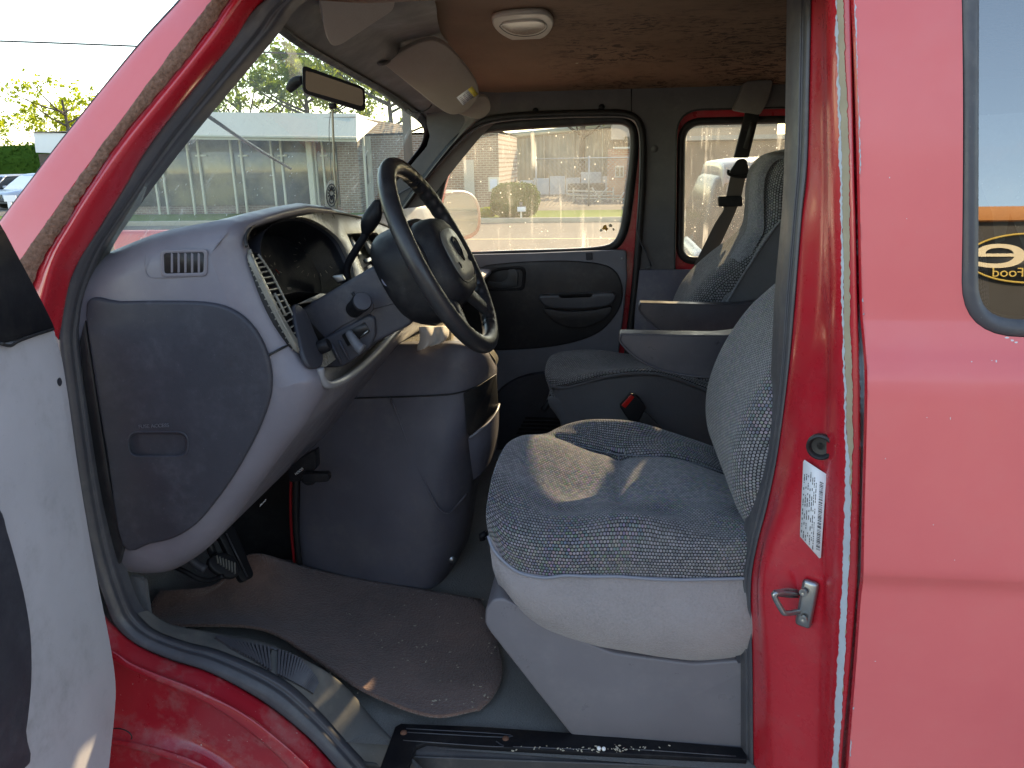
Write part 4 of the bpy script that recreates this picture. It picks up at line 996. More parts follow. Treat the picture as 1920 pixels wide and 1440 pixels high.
# torn radio bracket bits inside the opening
for (x, y, sx, sz, mt) in ((664, 462, .02, .05, 'chrome'), (690, 458, .045, .05, 'bezel'), (722, 462, .018, .06, 'chrome'), (690, 488, .05, .012, 'chrome'), (692, 505, .04, .02, 'bezel'), (672, 505, .014, .02, 'white'), (708, 515, .03, .012, 'prim')):
    box('radio_bracket', BP(x, y, -.02), (.01, sx, sz), M[mt], dash, .002, Matrix.Rotation(R(-26), 3, 'Y'))

# knob panel beside the column and lower trough
kp = slab('switch_panel', [BP(x, y, .012) for x, y in crp([(552, 575), (572, 580), (590, 620), (606, 660), (604, 686), (590, 690), (578, 682), (566, 650)], 4)], -BN * .01, M['dark'], dash, .004)
lathe('headlamp_knob', [(0, .020), (.010, .020), (.013, .016), (.0135, 0)], BP(600, 652, .012), BN, M['black'], dash, 20)
tube('bolster_lip', [P(600, 690, 1.315), P(604, 712, 1.318), P(620, 722, 1.34), P(655, 706, 1.44), P(700, 668, 1.58), P(735, 630, 1.72), P(760, 606, 1.84)], lambda t: .008, plastic('pale_lip', (.20, .195, .20), .4, 0, .1, .2), dash, 10, k=5)
trough = [[P(602, 696, 1.33), P(640, 690, 1.45), P(700, 650, 1.62), P(752, 610, 1.82)], [P(612, 716, 1.33), P(652, 703, 1.45), P(700, 666, 1.60), P(755, 612, 1.82)]]
back_ = [[p + Vector((-.12, 0, .01)) for p in trough[0]], trough[0], trough[1]]
ob('dash_trough', grid(dense([[p + Vector((-.13, 0, -.0)) for p in trough[1]], [p + Vector((-.06, 0, -.025)) for p in trough[1]], trough[1]], 4)), M['bezel'], dash)

# ------------------------------------------------------------------ steering column
colp = rnd([(556, 588, 14), (596, 562, 10), (702, 497, 10), (776, 606, 14), (705, 636, 6), (690, 596, 6), (662, 600, 6), (636, 622), (648, 655, 10), (618, 662, 10), (600, 640)], 8)
M['col'] = plastic('charcoal_column_shroud', (.038, .038, .048), .5, 900, .25, .12)
column = slab('steering_column', [P(x, y, 1.425) for x, y in rnd([(545, 590, 14), (596, 560, 10), (702, 497, 10), (776, 606, 14), (690, 650, 14), (600, 690, 10)], 8)], (0, .15, 0), M['col'], b=.014, seg=5)
tube('shroud_seam', [P(x, y, 1.4245) for x, y in [(580, 655), (640, 612), (700, 580), (752, 566)]], .0008, M['rubberd'], column, 5)
slab('lower_shroud', [P(x, y, 1.415) for x, y in rnd([(595, 640, 8), (650, 612, 6), (690, 590, 4), (702, 596), (704, 628), (692, 655, 14), (640, 690, 12), (606, 690, 10)], 6)], (0, .1, 0), M['dark'], column, .006)
slab('lever_slot', [P(x, y, 1.413) for x, y in rnd([(640, 628), (684, 604), (694, 622), (652, 650)], 3)], (0, .004, 0), M['rubberd'], column, 0)
tube('tilt_lever', [P(654, 624, 1.405), P(662, 636, 1.395), P(672, 650, 1.388), P(680, 656, 1.385)], lambda t: .0075 + .004 * t, plastic('grey_lever', (.12, .12, .13), .4), column, 12, k=4)
tube('lever_pin', [P(676, 632, 1.408), P(690, 620, 1.408)], .0014, M['chrome'], column, 6)
for dx in (0, 14):
    tube('shroud_rib', [P(622 + dx, 646 - dx * .5, 1.413), P(640 + dx, 682 - dx * .5, 1.413)], .003, M['col'], column, 6)
# multi-function stalk seen end on
slab('stalk_boot', [P(x, y, 1.422) for x, y in rnd([(650, 572), (700, 566), (701, 582), (676, 600), (664, 596)], 9)], (0, .006, 0), M['dark'], column, .002)
ax = (P(684, 560, 1.36) - P(664, 580, 1.42)).normalized()
stk = lathe('signal_stalk', [(.012, -.005), (.0165, .0), (.0165, .045), (.0185, .047), (.0185, .060), (.0165, .062), (0, .0625)], P(664, 580, 1.425), ax, M['black'], column, 24)
lathe('stalk_cap', [(.0168, .0), (.0165, .0015), (0, .002)], P(664, 580, 1.425) + ax * .0622, ax, M['col'], stk, 24)
tube('stalk_tab', [P(668, 560, 1.39), P(661, 549, 1.385)], .0035, M['black'], stk, 8)
# ignition tab
slab('column_tab', [P(x, y, 1.46) for x, y in [(622, 518), (640, 516), (646, 526), (632, 530)]], (0, .012, 0), M['chrome'], column, .002)
# gear lever with spoon-shaped knob
gl_ = tube('gear_lever', [P(652, 522, 1.60), P(650, 508, 1.60), P(654, 492, 1.60), P(668, 468, 1.60), P(682, 446, 1.60), P(688, 432, 1.60)], .0085, M['black'], seg=12, k=5)
kr = []
for t in [i / 12 for i in range(13)]:
    c = P(687 + 21 * t, 440 - 66 * t, 1.60); w_ = .008 + .0135 * math.sin(math.pi * min(1, t * .92 + .08)) ** 1.4
    if t == 1: w_ = .006
    kr.append([c + Vector((math.cos(a) * w_ * 1.0, math.sin(a) * w_ * .8, math.sin(a) * 0)) for a in [2 * math.pi * j / 16 for j in range(16)]])
me = grid(kr, closed=True, cap=True); fixn(me); ob('gear_knob', me, M['black'], gl_)

# ------------------------------------------------------------------ steering wheel
WT, WB = P(731, 300, 1.50), P(922, 652, 1.50)
WC = (WT + WB) / 2; WU = (WT - WB).normalized(); WNm = Vector((0, 1, 0)).cross(WU); WNm = WNm if WNm.x > 0 else -WNm
WY = Vector((0, 1, 0)); RW = (WT - WB).length / 2
M['leather'] = plastic('black_wheel_rubber', (.018, .018, .020), .36, 420, .35, .10, (.3, .28, .24))
def wpt(a, r, n=0): return WC + (WU * math.cos(a) + WY * math.sin(a)) * r + WNm * n
NS, rr = 168, []
for i in range(NS):
    a = 2 * math.pi * i / NS; row = []
    rt_ = .0180
    for j in range(20):
        b = 2 * math.pi * j / 20
        bumpy = 0
        if math.cos(b) < -.1:                                 # finger grips on the inside
            bumpy = .0022 * math.cos(a * 46) * (-math.cos(b)) if (.35 < a % math.pi < 1.25) or (1.9 < a % math.pi < 2.8) else 0
        rad = rt_ + bumpy
        row.append(wpt(a, RW - .014 + rad * 1.0 * math.cos(b), rad * .92 * math.sin(b)))
    rr.append(row)
rr.append(rr[0])
wheel = grid(rr, closed=True); fixn(wheel)
wheel = ob('steering_wheel', wheel, M['leather'])
def wloop(pts, n): return [WC + WU * v + WY * u + WNm * n for u, v in pts]
def circ(r, sx=1, sy=1, cy=0, k=32, p=2.0):
    o = []
    for i in range(k):
        a = 2 * math.pi * i / k; c, s = math.cos(a), math.sin(a)
        o.append((math.copysign(abs(c) ** (2 / p), c) * r * sx, math.copysign(abs(s) ** (2 / p), s) * r * sy + cy))
    return o
hubr = [wloop(circ(.055, 1.1, 1.0, -.0), -.115), wloop(circ(.085, 1.12, 1.0, 0, p=2.6), -.105), wloop(circ(.106, 1.08, .95, -.005, p=2.8), -.08), wloop(circ(.114, 1.04, .90, -.010, p=3), -.045), wloop(circ(.113, 1.02, .88, -.008, p=3), -.02), wloop(circ(.106, 1.0, .86, -.008, p=3), -.012)]
me = grid(dense(hubr, 3, 1, True), closed=True, cap=True); fixn(me); hub = ob('wheel_hub', me, M['black'], wheel)
padr = [wloop(circ(.108, 1.02, .84, -.010, p=3), -.020), wloop(circ(.107, 1.02, .84, -.010, p=3), .000), wloop(circ(.102, .98, .80, -.010, p=3), .018), wloop(circ(.090, .95, .78, -.010, p=3), .028), wloop(circ(.05, .95, .78, -.010, p=2.4), .033), wloop(circ(.01, 1, .8, -.010), .034)]
M['padm'] = plastic('airbag_cover', (.014, .014, .016), .5, 600, .3, .15, (.3, .28, .22), spec=.25)
me = grid(dense(padr, 3, 1, True), closed=True, cap=True); fixn(me); pad_ = ob('horn_pad', me, M['padm'], wheel)
M['padlit'] = plastic('lit_airbag_face', (.17, .16, .125), .35, 600, .3, .4, (.32, .30, .22))  # paler plate: light on the front of the pad put into its colour
me = grid([wloop(circ(r_, 1.0, .72, -.010, p=3.2), n_) for r_, n_ in ((.078, .0290), (.074, .0320), (.05, .0350), (.004, .0356))], closed=True, cap=True); fixn(me); ob('pad_lit_face', me, M['padlit'], wheel)
tube('pad_seam', wloop(circ(.080, 1.0, .72, -.010, p=3.2), .0300) + wloop(circ(.080, 1.0, .72, -.010, p=3.2), .0300)[:1], .0012, M['rubberd'], pad_, 6)
# raised ram-style shield drawn as a plain outline plus horn symbols
tube('emblem', wloop([(-.020, .018), (0, .024), (.020, .018), (.018, -.008), (0, -.026), (-.018, -.008), (-.020, .018)], .0365), .0018, M['padm'], pad_, 6)
tube('emblem_mark', wloop([(-.008, .010), (0, .014), (.008, .010), (.004, -.004), (0, -.014), (-.004, -.004), (-.008, .010)], .0365), .002, M['padm'], pad_, 6)
for s in (-1, 1):
    tube('horn_mark', wloop([(s * .045, -.03), (s * .052, -.036), (s * .052, -.024), (s * .045, -.03)], .0360), .0011, M['padm'], pad_, 5)
for a0, wd in ((R(78), .030), (R(-78), .030), (R(140), .026), (R(-140), .026)):
    q = []
    for t in (0, .3, .6, .85, 1.05):
        r_ = .085 + (RW - .014 - .085) * t; hw = wd * (1.15 - .45 * t + (.25 * max(0, t - .7) / .3)); tt = .011 - .001 * t; nn = -.012 * (1 - t)
        c = wpt(a0, r_, nn); tg = (WY * math.cos(a0) - WU * math.sin(a0))
        q.append([c + tg * hw * math.cos(b) + WNm * tt * math.sin(b) for b in [2 * math.pi * j / 12 for j in range(12)]])
    me = grid(dense(q, 3, 1, True), closed=True, cap=True); fixn(me); ob('wheel_spoke', me, M['leather'], wheel)
lathe('hub_bolt_hole', [(.013, .001), (.0125, -.006), (.008, -.008), (0, -.008)], P(727, 524, 1.395) , (-.3, -1, 0), M['purple2'], hub, 18)

# ------------------------------------------------------------------ engine cover between the seats
def yrows(rows_px, Ys):
    return [[P(x, y, Y) for (x, y), Y in zip(r, Ys)] for r in rows_px]
dg_px = [  # rows from top to bottom; columns from the front round the near corner to the rear face
    [(600, 645), (700, 642), (790, 640), (860, 640), (905, 650), (922, 668), (930, 678)],
    [(600, 655), (700, 655), (790, 655), (862, 655), (908, 668), (926, 688), (932, 690)],
    [(590, 745), (690, 743), (780, 741), (852, 736), (895, 722), (925, 705), (932, 700)],
    [(575, 800), (680, 800), (775, 800), (848, 795), (885, 785), (922, 775), (932, 770)],
    [(565, 870), (665, 872), (760, 874), (835, 872), (875, 860), (905, 850), (925, 835)],
    [(562, 960), (655, 965), (750, 970), (820, 968), (868, 950), (888, 915), (900, 895)],
    [(562, 1030), (650, 1045), (735, 1058), (805, 1060), (850, 1040), (880, 990), (890, 950)],
    [(565, 1070), (650, 1084), (735, 1098), (795, 1106), (830, 1088), (858, 1050), (880, 1010)],
]
dgY = [[1.97, 1.97, 1.97, 1.97, 2.00, 2.10, 2.35], [1.93, 1.93, 1.93, 1.93, 1.97, 2.08, 2.35], [1.91, 1.90, 1.89, 1.90, 1.95, 2.06, 2.34], [1.90, 1.88, 1.87, 1.88, 1.93, 2.05, 2.34],
       [1.89, 1.86, 1.85, 1.86, 1.92, 2.02, 2.33], [1.88, 1.85, 1.83, 1.84, 1.90, 2.00, 2.3], [1.87, 1.83, 1.81, 1.82, 1.88, 1.98, 2.2], [1.87, 1.83, 1.81, 1.81, 1.87, 1.97, 2.15]]
dr = [[P(x, y, Y) for (x, y), Y in zip(r, ys_)] for r, ys_ in zip(dg_px, dgY)]
topb = [Vector((p.x, p.y, p.z)) + Vector((-.02, .25, .0)) for p in dr[0]]
dr2 = [[p for p in dr[0]]] + dr[1:]
M['cons'] = plastic('grey_violet_engine_cover', (.100, .096, .115), .5, 700, .3, .30, (.24, .22, .19))
cons = ob('engine_cover', grid(dense(dr2, 4, 5)), M['cons'])
lid = [[P(x, y, Y) + Vector((0, 0, .0)) for x, y, Y in r] for r in [
    [(600, 646, 1.97), (700, 643, 1.97), (790, 641, 1.97), (860, 641, 1.97), (905, 651, 2.0), (926, 672, 2.1), (932, 684, 2.3)],
    [(640, 632, 2.1), (720, 630, 2.1), (795, 628, 2.1), (850, 628, 2.1), (892, 634, 2.12), (922, 652, 2.18), (934, 670, 2.34)],
    [(690, 605, 2.35), (760, 605, 2.35), (810, 605, 2.35), (850, 606, 2.35), (880, 614, 2.35), (900, 630, 2.37), (925, 655, 2.40)]]]
ob('console_tray', grid(dense(lid, 4, 4)), M['bezel'], cons)
tube('lid_seam', [P(x, y, Y) for x, y, Y in [(600, 748, 1.905), (690, 746, 1.894), (780, 743, 1.884), (852, 738, 1.893), (895, 724, 1.944), (925, 706, 2.05)]], .0022, M['rubberd'], cons, 6, k=5)
tube('cover_crease', [P(x, y, Y) for x, y, Y in [(732, 745, 1.887), (760, 820, 1.866), (790, 890, 1.848), (812, 935, 1.835), (824, 955, 1.832), (838, 962, 1.836), (850, 955, 1.85), (876, 925, 1.89)]], .0026, M['cons'], cons, 8, k=4)
slab('storage_pocket', [P(x, y, Y) for x, y, Y in [(869, 738, 1.905), (900, 722, 1.935), (930, 702, 2.045), (934, 768, 2.03), (908, 792, 1.945), (880, 818, 1.895), (876, 812, 1.89)]], (0, .008, 0), M['rubberd'], cons, .001)
tube('pocket_lip', [P(x, y, Y) for x, y, Y in [(880, 821, 1.885), (900, 806, 1.90), (920, 788, 1.95), (932, 770, 2.0), (936, 758, 2.05)]], .0035, plastic('worn_lip', (.22, .22, .24), .4, 0), cons, 8, k=4)
pk = [[P(x, y, Y) for x, y, Y in r] for r in [
    [(878, 822, 1.89), (900, 808, 1.91), (921, 790, 1.955), (933, 772, 2.02), (936, 762, 2.2)],
    [(882, 860, 1.885), (903, 848, 1.905), (922, 830, 1.95), (932, 812, 2.02), (936, 800, 2.2)],
    [(888, 900, 1.89), (905, 885, 1.92), (918, 868, 1.97), (926, 850, 2.04), (932, 838, 2.2)]]]
ob('pocket_front', grid(dense(pk, 4)), M['cons'], cons)
lathe('cover_bolt', [(0, .004), (.006, .003), (.010, 0)], P(849, 1050, 1.85), (.5, -1, .1), M['chrome'], cons, 14)
splashm = simple('dried_mud', (.26, .22, .15), .95, var=.4, sc=60, bmp=.002)
# cup and tissue on the tray
tissue = [[P(x, y, Y) for x, y, Y in r] for r in [
    [(786, 612, 1.98), (800, 611, 1.965), (815, 612, 1.98), (830, 611, 1.965), (842, 613, 1.98)],
    [(787, 625, 1.95), (802, 624, 1.935), (817, 626, 1.95), (829, 624, 1.93), (841, 627, 1.95)],
    [(787, 638, 1.93), (801, 641, 1.915), (815, 638, 1.93), (827, 637, 1.915), (838, 634, 1.94)],
    [(783, 650, 1.92), (796, 652, 1.90), (808, 646, 1.92), (822, 643, 1.905), (832, 640, 1.93)],
    [(783, 657, 1.915), (790, 655, 1.90), (801, 650, 1.915), (815, 647, 1.90), (828, 643, 1.925)]]]
tis = solid(ob('tissue', grid(dense(tissue, 4)), M['paper'], None), .002); tag(tis, 'crumpled white paper tissue hanging over the edge of the grey engine cover', 'tissue')
bm_ = slab('paper_cup', [P(x, y, 2.0) for x, y in rnd([(826, 611), (846, 611), (845, 643), (829, 643)], 4)], (0, .05, 0), simple('cream_carton', (.50, .42, .28), .6), None, .004)
tag(bm_, 'small cream carton standing behind the crumpled tissue on the engine cover', 'carton')

# footwell: bonnet release, hoses, pedals
hs = tube('hood_hose', [P(x, y, 1.83) for x, y in [(556, 890), (554, 940), (556, 1000), (562, 1062)]], .0085, M['rubberd'], seg=10, k=4)
tube('hood_cable', [P(x, y, 1.835) for x, y in [(546, 895), (545, 935), (546, 985), (552, 1060)]], .0042, M['redhose'], seg=8, k=4)
slab('release_bracket', [P(x, y, 1.62) for x, y in rnd([(541, 880), (560, 862), (590, 845), (592, 880), (566, 902), (543, 904)], 4)], (0, .03, 0), M['black'], b=.003)
hh = slab('hood_release', [P(x, y, 1.60) for x, y in rnd([(566, 889), (612, 888), (616, 892), (616, 902), (612, 904), (566, 906)], 3)], (0, .02, 0), M['black'], b=.003)
lathe('release_boss', [(0, .012), (.014, .010), (.017, .004), (.017, 0)], P(580, 897, 1.615), (0, -1, 0), M['black'], hh, 18)
tx_m = simple('white_print', (.6, .6, .6), .5)
text('lettering', 'HOOD', .0085, P(561, 884, 1.6185), P(570, 877, 1.6) - P(552, 891, 1.6), Vector((0, 0, 1)) - (P(570, 877, 1.6) - P(552, 891, 1.6)).normalized() * .5, tx_m, hh, 1.0, .0003)
text('lettering', 'BRAKE', .008, P(493, 943, 1.40), P(500, 936, 1.40) - P(486, 950, 1.40), (0.3, 0, 1), tx_m, hh, .9, .0003)
bp_o = crp([(392, 1058), (393, 1046), (404, 1038), (422, 1036), (440, 1044), (449, 1058), (450, 1074), (440, 1083), (424, 1082), (404, 1072)], 4)
pn = Vector((.75, -.35, .55))
pc0 = P(422, 1060, 1.50)
ped = slab('brake_pedal', [PP(x, y, pc0, pn) for x, y in bp_o], -pn.normalized() * .016, M['black'], b=.005)
bm = bmesh.new()
for i in range(7):
    a, b = PP(406 + i * 5.6, 1041 + i * 2.2, pc0 + pn.normalized() * .002, pn), PP(409 + i * 5.2, 1057 + i * 3.4, pc0 + pn.normalized() * .002, pn); d = b - a
    rot = Matrix((d.normalized(), pn.normalized().cross(d.normalized()), pn.normalized())).transposed(); box_bm(bm, (a + b) / 2, (d.length * .9, .0028, .004), rot)
bm_ob('pedal_ribs', bm, plastic('worn_rubber_ribs', (.12, .115, .10), .6, 0, .1, .3), ped)
tube('pedal_arm', [P(400, 1040, 1.53), P(385, 1000, 1.56), P(372, 960, 1.6)], .010, M['black'], ped, 8)
acc = slab('accelerator_pedal', [PP(x, y, P(450, 1040, 1.62), (.8, -.45, .4)) for x, y in rnd([(408, 1000), (432, 985), (440, 988), (476, 1075), (474, 1082), (458, 1091), (452, 1088)], 5)], Vector((-.012, .004, -.008)), M['black'], b=.003)
tube('accelerator_rib', [PP(x, y, P(450, 1040, 1.615), (.8, -.45, .4)) for x, y in [(424, 1000), (464, 1082)]], .002, M['rubber'], acc, 6)
tube('parking_brake_arm', [P(x, y, 1.45) for x, y in [(330, 1064), (348, 1072), (368, 1083), (385, 1088), (402, 1086), (418, 1080)]], .006, M['black'], seg=8, k=4)
tube('brake_rod', [P(x, y, 1.46) for x, y in [(352, 1044), (368, 1058), (385, 1068)]], .010, M['dark'], seg=10, k=3)
kp_ = slab('kick_flap', [P(x, y, 1.32) for x, y in cr([(244, 1080), (258, 1084), (270, 1092), (274, 1120), (279, 1150), (280, 1166), (262, 1150), (248, 1120)], 4)], (0, .012, 0), M['veldark'], b=.003)
# under-dash darkness: black sheet standing in for the shade behind the lower dash
slab('footwell_shade_sheet', [P(x, y, 1.95) for x, y in [(380, 900), (600, 760), (600, 1080), (540, 1070), (430, 1060), (300, 1120)]], (0, .03, 0), M['rubberd'], b=.003)
ob('side_kick_panel', grid(dense([[P(x, y, 1.30) for x, y in [(215, 1050), (240, 1120), (262, 1165)]], [P(x, y, 1.6) for x, y in [(215, 1050), (250, 1110), (285, 1140)]]], 3)), M['veldark'])

# floor mat: cloth with curled near edge
def matP(x, y, z): return PZ(x, y, z)
mrows = [  # far edge to near edge, left to right, with height above the floor
    [(300, 1108, .66), (400, 1098, .66), (440, 1060, .70), (480, 1038, .72), (560, 1060, .63), (650, 1082, .60), (780, 1104, .592), (900, 1125, .590)],
    [(285, 1130, .64), (380, 1118, .63), (440, 1090, .66), (500, 1080, .66), (580, 1095, .61), (670, 1115, .596), (800, 1140, .592), (918, 1165, .590)],
    [(282, 1150, .62), (370, 1142, .615), (450, 1130, .625), (520, 1130, .62), (600, 1150, .60), (690, 1180, .592), (820, 1210, .592), (935, 1215, .590)],
    [(290, 1162, .612), (370, 1158, .612), (460, 1155, .615), (540, 1165, .612), (610, 1190, .605), (700, 1240, .597), (820, 1275, .592), (942, 1265, .590)],
    [(298, 1168, .618), (390, 1168, .622), (470, 1170, .624), (535, 1184, .620), (600, 1222, .612), (690, 1278, .604), (800, 1326, .596), (925, 1305, .590)],
    [(300, 1173, .620), (392, 1173, .626), (468, 1176, .628), (522, 1192, .626), (585, 1232, .620), (680, 1294, .612), (805, 1342, .602), (900, 1330, .592)],
]
mp = dense([[matP(*q) for q in r] for r in mrows], 6, 6)
matm = ob('floor_mat', grid(mp), M['mat'], None); solid(matm, .007, 0); tag(matm, 'worn dark brown carpet mat lying crooked in the driver footwell', 'floor mat')
# seeds, crumbs and two pearls on the floor
rg = random.Random(3); bm = bmesh.new()
for i in range(170):
    if i < 110: x, y, z = rg.uniform(560, 930), rg.uniform(1110, 1330), .5985
    else: x, y, z = rg.gauss(1110, 70), rg.gauss(1404, 3), .584
    p_ = PZ(x, y, z); s = rg.uniform(.0008, .0022)
    bmesh.ops.create_icosphere(bm, subdivisions=1, radius=s, matrix=Matrix.Translation(p_) @ Matrix.Rotation(rg.random() * 3, 4, 'Z') @ Matrix.Diagonal((rg.uniform(1, 2.6), 1, .5, 1)))
cr_ = bm_ob('crumbs', bm, simple('dry_crumbs', (.5, .44, .33), .9, var=.5, sc=200), None); tag(cr_, 'scattered pale crumbs and grit on the mat and door step', 'crumbs', kind='stuff')
for k_, (x, y) in enumerate(((1123, 1403), (1132, 1404))):
    bm = bmesh.new(); bmesh.ops.create_uvsphere(bm, u_segments=16, v_segments=10, radius=.0042, matrix=Matrix.Translation(PZ(x, y, .589)))
    b_ = bm_ob('pearl_bead', bm, M['pearl'], None, True); tag(b_, ('left' if k_ == 0 else 'right') + ' one of two small white pearl beads touching below the driver seat base', 'bead', 'pearl beads on the step')

# ------------------------------------------------------------------ seats
def prism_soft(name, px, Y0, Y1, r, mat, par, n=6, k=5, squash=1.0, Yt=None):
    pts = [Vector((q.x, q.z)) for q in (P(x, y, Yt or Y0 + r) for x, y in px)]
    base = cr(pts, k, True); prof = [(r * (1 - math.sin(math.pi / 2 * i / n)), r * squash * (1 - math.cos(math.pi / 2 * i / n))) for i in range(n, -1, -1)]
    prof = [(r * (1 - math.cos(math.pi / 2 * i / n)), r * squash * (1 - math.sin(math.pi / 2 * i / n))) for i in range(n + 1)]
    L = [[Vector((p[0], Y0 + dy, p[1])) for p in ringpts(base, ins)] for dy, ins in prof]
    mids = [[Vector((p[0], Y0 + r + (Y1 - Y0 - 2 * r) * t, p[1])) for p in base] for t in (.25, .5, .75)]
    L2 = [[Vector((p[0], Y1 - dy, p[1])) for p in ringpts(base, ins)] for dy, ins in reversed(prof)]
    me = grid(L + mids + L2, closed=True, cap=True); fixn(me); return ob(name, me, mat, par)
def P3(r): return [P(x, y, Y) for x, y, Y in r]
seat = slab('driver_seat_base', [P(x, y, 1.30) for x, y in rnd([(909, 1170), (910, 1142), (924, 1124), (945, 1122), (985, 1144), (1060, 1190), (1150, 1225), (1300, 1245), (1440, 1235), (1440, 1408), (1260, 1408), (1125, 1402), (1098, 1396), (1070, 1378), (1000, 1290), (918, 1185)], 8, 4)], (0, .50, 0), M['base'], b=.014, seg=5)
# cushion
cu = [
    [(950, 1130, 1.45), (1010, 1190, 1.42), (1100, 1205, 1.40), (1200, 1225, 1.38), (1300, 1232, 1.38), (1420, 1222, 1.38)],
    [(928, 1085, 1.325), (985, 1152, 1.300), (1070, 1194, 1.292), (1180, 1222, 1.288), (1290, 1231, 1.286), (1420, 1218, 1.286)],
    [(921, 1050, 1.315), (968, 1112, 1.283), (1065, 1150, 1.270), (1180, 1172, 1.262), (1290, 1180, 1.260), (1420, 1170, 1.262)],
    [(917, 1012, 1.330), (962, 1066, 1.302), (1060, 1080, 1.292), (1160, 1081, 1.287), (1270, 1086, 1.287), (1420, 1084, 1.287)],
]
cu2 = [
    [(917, 1012, 1.330), (962, 1066, 1.302), (1060, 1080, 1.292), (1160, 1081, 1.287), (1270, 1086, 1.287), (1420, 1084, 1.287)],
    [(912, 985, 1.335), (958, 1028, 1.305), (1060, 1038, 1.292), (1160, 1040, 1.287), (1270, 1044, 1.287), (1420, 1040, 1.287)],
    [(912, 955, 1.35), (957, 992, 1.325), (1060, 996, 1.310), (1160, 995, 1.306), (1270, 1004, 1.306), (1420, 1005, 1.306)],
    [(915, 930, 1.38), (960, 962, 1.36), (1060, 968, 1.345), (1160, 965, 1.340), (1270, 976, 1.340), (1420, 985, 1.34)],
    [(922, 895, 1.43), (968, 925, 1.42), (1062, 952, 1.410), (1160, 952, 1.395), (1270, 958, 1.395), (1420, 968, 1.395)],
    [(935, 858, 1.49), (978, 885, 1.49), (1070, 925, 1.49), (1162, 935, 1.480), (1270, 930, 1.480), (1415, 945, 1.48)],
    [(952, 830, 1.55), (990, 848, 1.56), (1080, 885, 1.57), (1164, 895, 1.57), (1270, 895, 1.57), (1405, 922, 1.57)],
    [(975, 817, 1.62), (1012, 822, 1.63), (1090, 850, 1.65), (1165, 860, 1.655), (1270, 868, 1.66), (1400, 905, 1.66)],
    [(1000, 815, 1.68), (1035, 817, 1.69), (1100, 836, 1.70), (1160, 850, 1.705), (1270, 852, 1.71), (1395, 895, 1.71)],
    [(1020, 814, 1.72), (1052, 806, 1.735), (1110, 812, 1.74), (1170, 822, 1.745), (1270, 832, 1.75), (1392, 875, 1.75)],
    [(1026, 813, 1.75), (1060, 797, 1.765), (1120, 788, 1.775), (1200, 796, 1.78), (1300, 826, 1.785), (1390, 858, 1.785)],
    [(1034, 822, 1.79), (1066, 803, 1.80), (1125, 795, 1.81), (1205, 802, 1.815), (1302, 832, 1.82), (1390, 866, 1.82)],
    [(1040, 860, 1.80), (1070, 850, 1.82), (1130, 845, 1.83), (1210, 850, 1.83), (1305, 870, 1.835), (1390, 900, 1.84)],
]
def soft_front(rows): 
    out = []
    for r in rows:
        r = P3(r); out.append([r[0] + Vector((.012, .0, -.10)), r[0] + Vector((-.0, 0, -.03))] + r if False else r)
    return out
def fold(p):                                             # gentle stuffing lumps
    q = p.copy(); q.z += .004 * noise.noise(p * 9)
    x, y = proj(p)
    if y < 1000 and p.y > 1.4:                           # stitching pulls the stuffing down along the seams
        q.z -= .011 * math.exp(-((x - 1161) / 16) ** 2) * (1 if p.y < 1.72 else 0)
        q.z -= .012 * math.exp(-((p.y - 1.705) / .012) ** 2) * (1 if x > 1040 else 0)
    q.z += .010 * math.exp(-((p.y - 1.33) / .03) ** 2) * math.sin((p.x) * 21) + .006 * math.exp(-((p.y - 1.40) / .03) ** 2) * math.sin(p.x * 34 + 1)
    return q
cv = [[fold(p) for p in r] for r in dense([P3(r) for r in cu2], 9, 14)]
# front closing face: carry the left column down to the base
front = [[r[0]] for r in cv]
cv = [[r[0] + Vector((.05, .01, -.16)), r[0] + Vector((.012, .0, -.06))] + r for r in cv]
cush = ob('seat_cushion', grid(cv, uvs=1.0), M['knitseat'], seat)
sk = [[fold(p) for p in r] for r in dense([P3(r) for r in cu], 5, 7)]
ob('cushion_side', grid(sk), M['velour'], seat)
tube('piping', [P(x, y, Y - .003) for x, y, Y in [(915, 1005, 1.335), (925, 1030, 1.318), (945, 1053, 1.307), (975, 1074, 1.299), (1020, 1083, 1.294), (1060, 1079, 1.291), (1110, 1081, 1.288), (1160, 1081, 1.286), (1215, 1085, 1.286), (1270, 1087, 1.286), (1340, 1086, 1.286), (1420, 1084, 1.286)]], .0032, M['piping'], seat, 8, k=6)
tube('cushion_seam', [P(x, y, Y) for x, y, Y in [(1160, 853, 1.704), (1161, 880, 1.60), (1162, 915, 1.52), (1162, 940, 1.46)]], .0012, M['knitflat'], seat, 6, k=4)
tube('cushion_seam', [P(x, y, Y) for x, y, Y in [(1040, 822, 1.70), (1100, 840, 1.70), (1162, 852, 1.703), (1230, 856, 1.705), (1300, 868, 1.705), (1390, 898, 1.705)]], .0016, M['knitflat'], seat, 6, k=5)
# back rest
brk = [(1405, 910), (1372, 885), (1345, 850), (1330, 812), (1326, 770), (1332, 725), (1350, 675), (1378, 625), (1412, 580), (1450, 545), (1480, 520), (1520, 480), (1600, 400), (1700, 420), (1700, 900), (1560, 930)]
backr = prism_soft('seat_backrest', brk, 1.30, 1.80, .075, M['knit'], seat, 8, 6, .75, 1.70)
slab('recliner_cover', [P(x, y, 1.30) for x, y in rnd([(1362, 1180), (1420, 1150), (1420, 1260), (1385, 1252), (1376, 1220)], 8)], (0, .03, 0), M['dark'], seat, .004)
tube('seat_slider', [P(912, 1000, 1.60), P(903, 1004, 1.60), P(905, 1012, 1.60)], .008, M['black'], seat, 8)
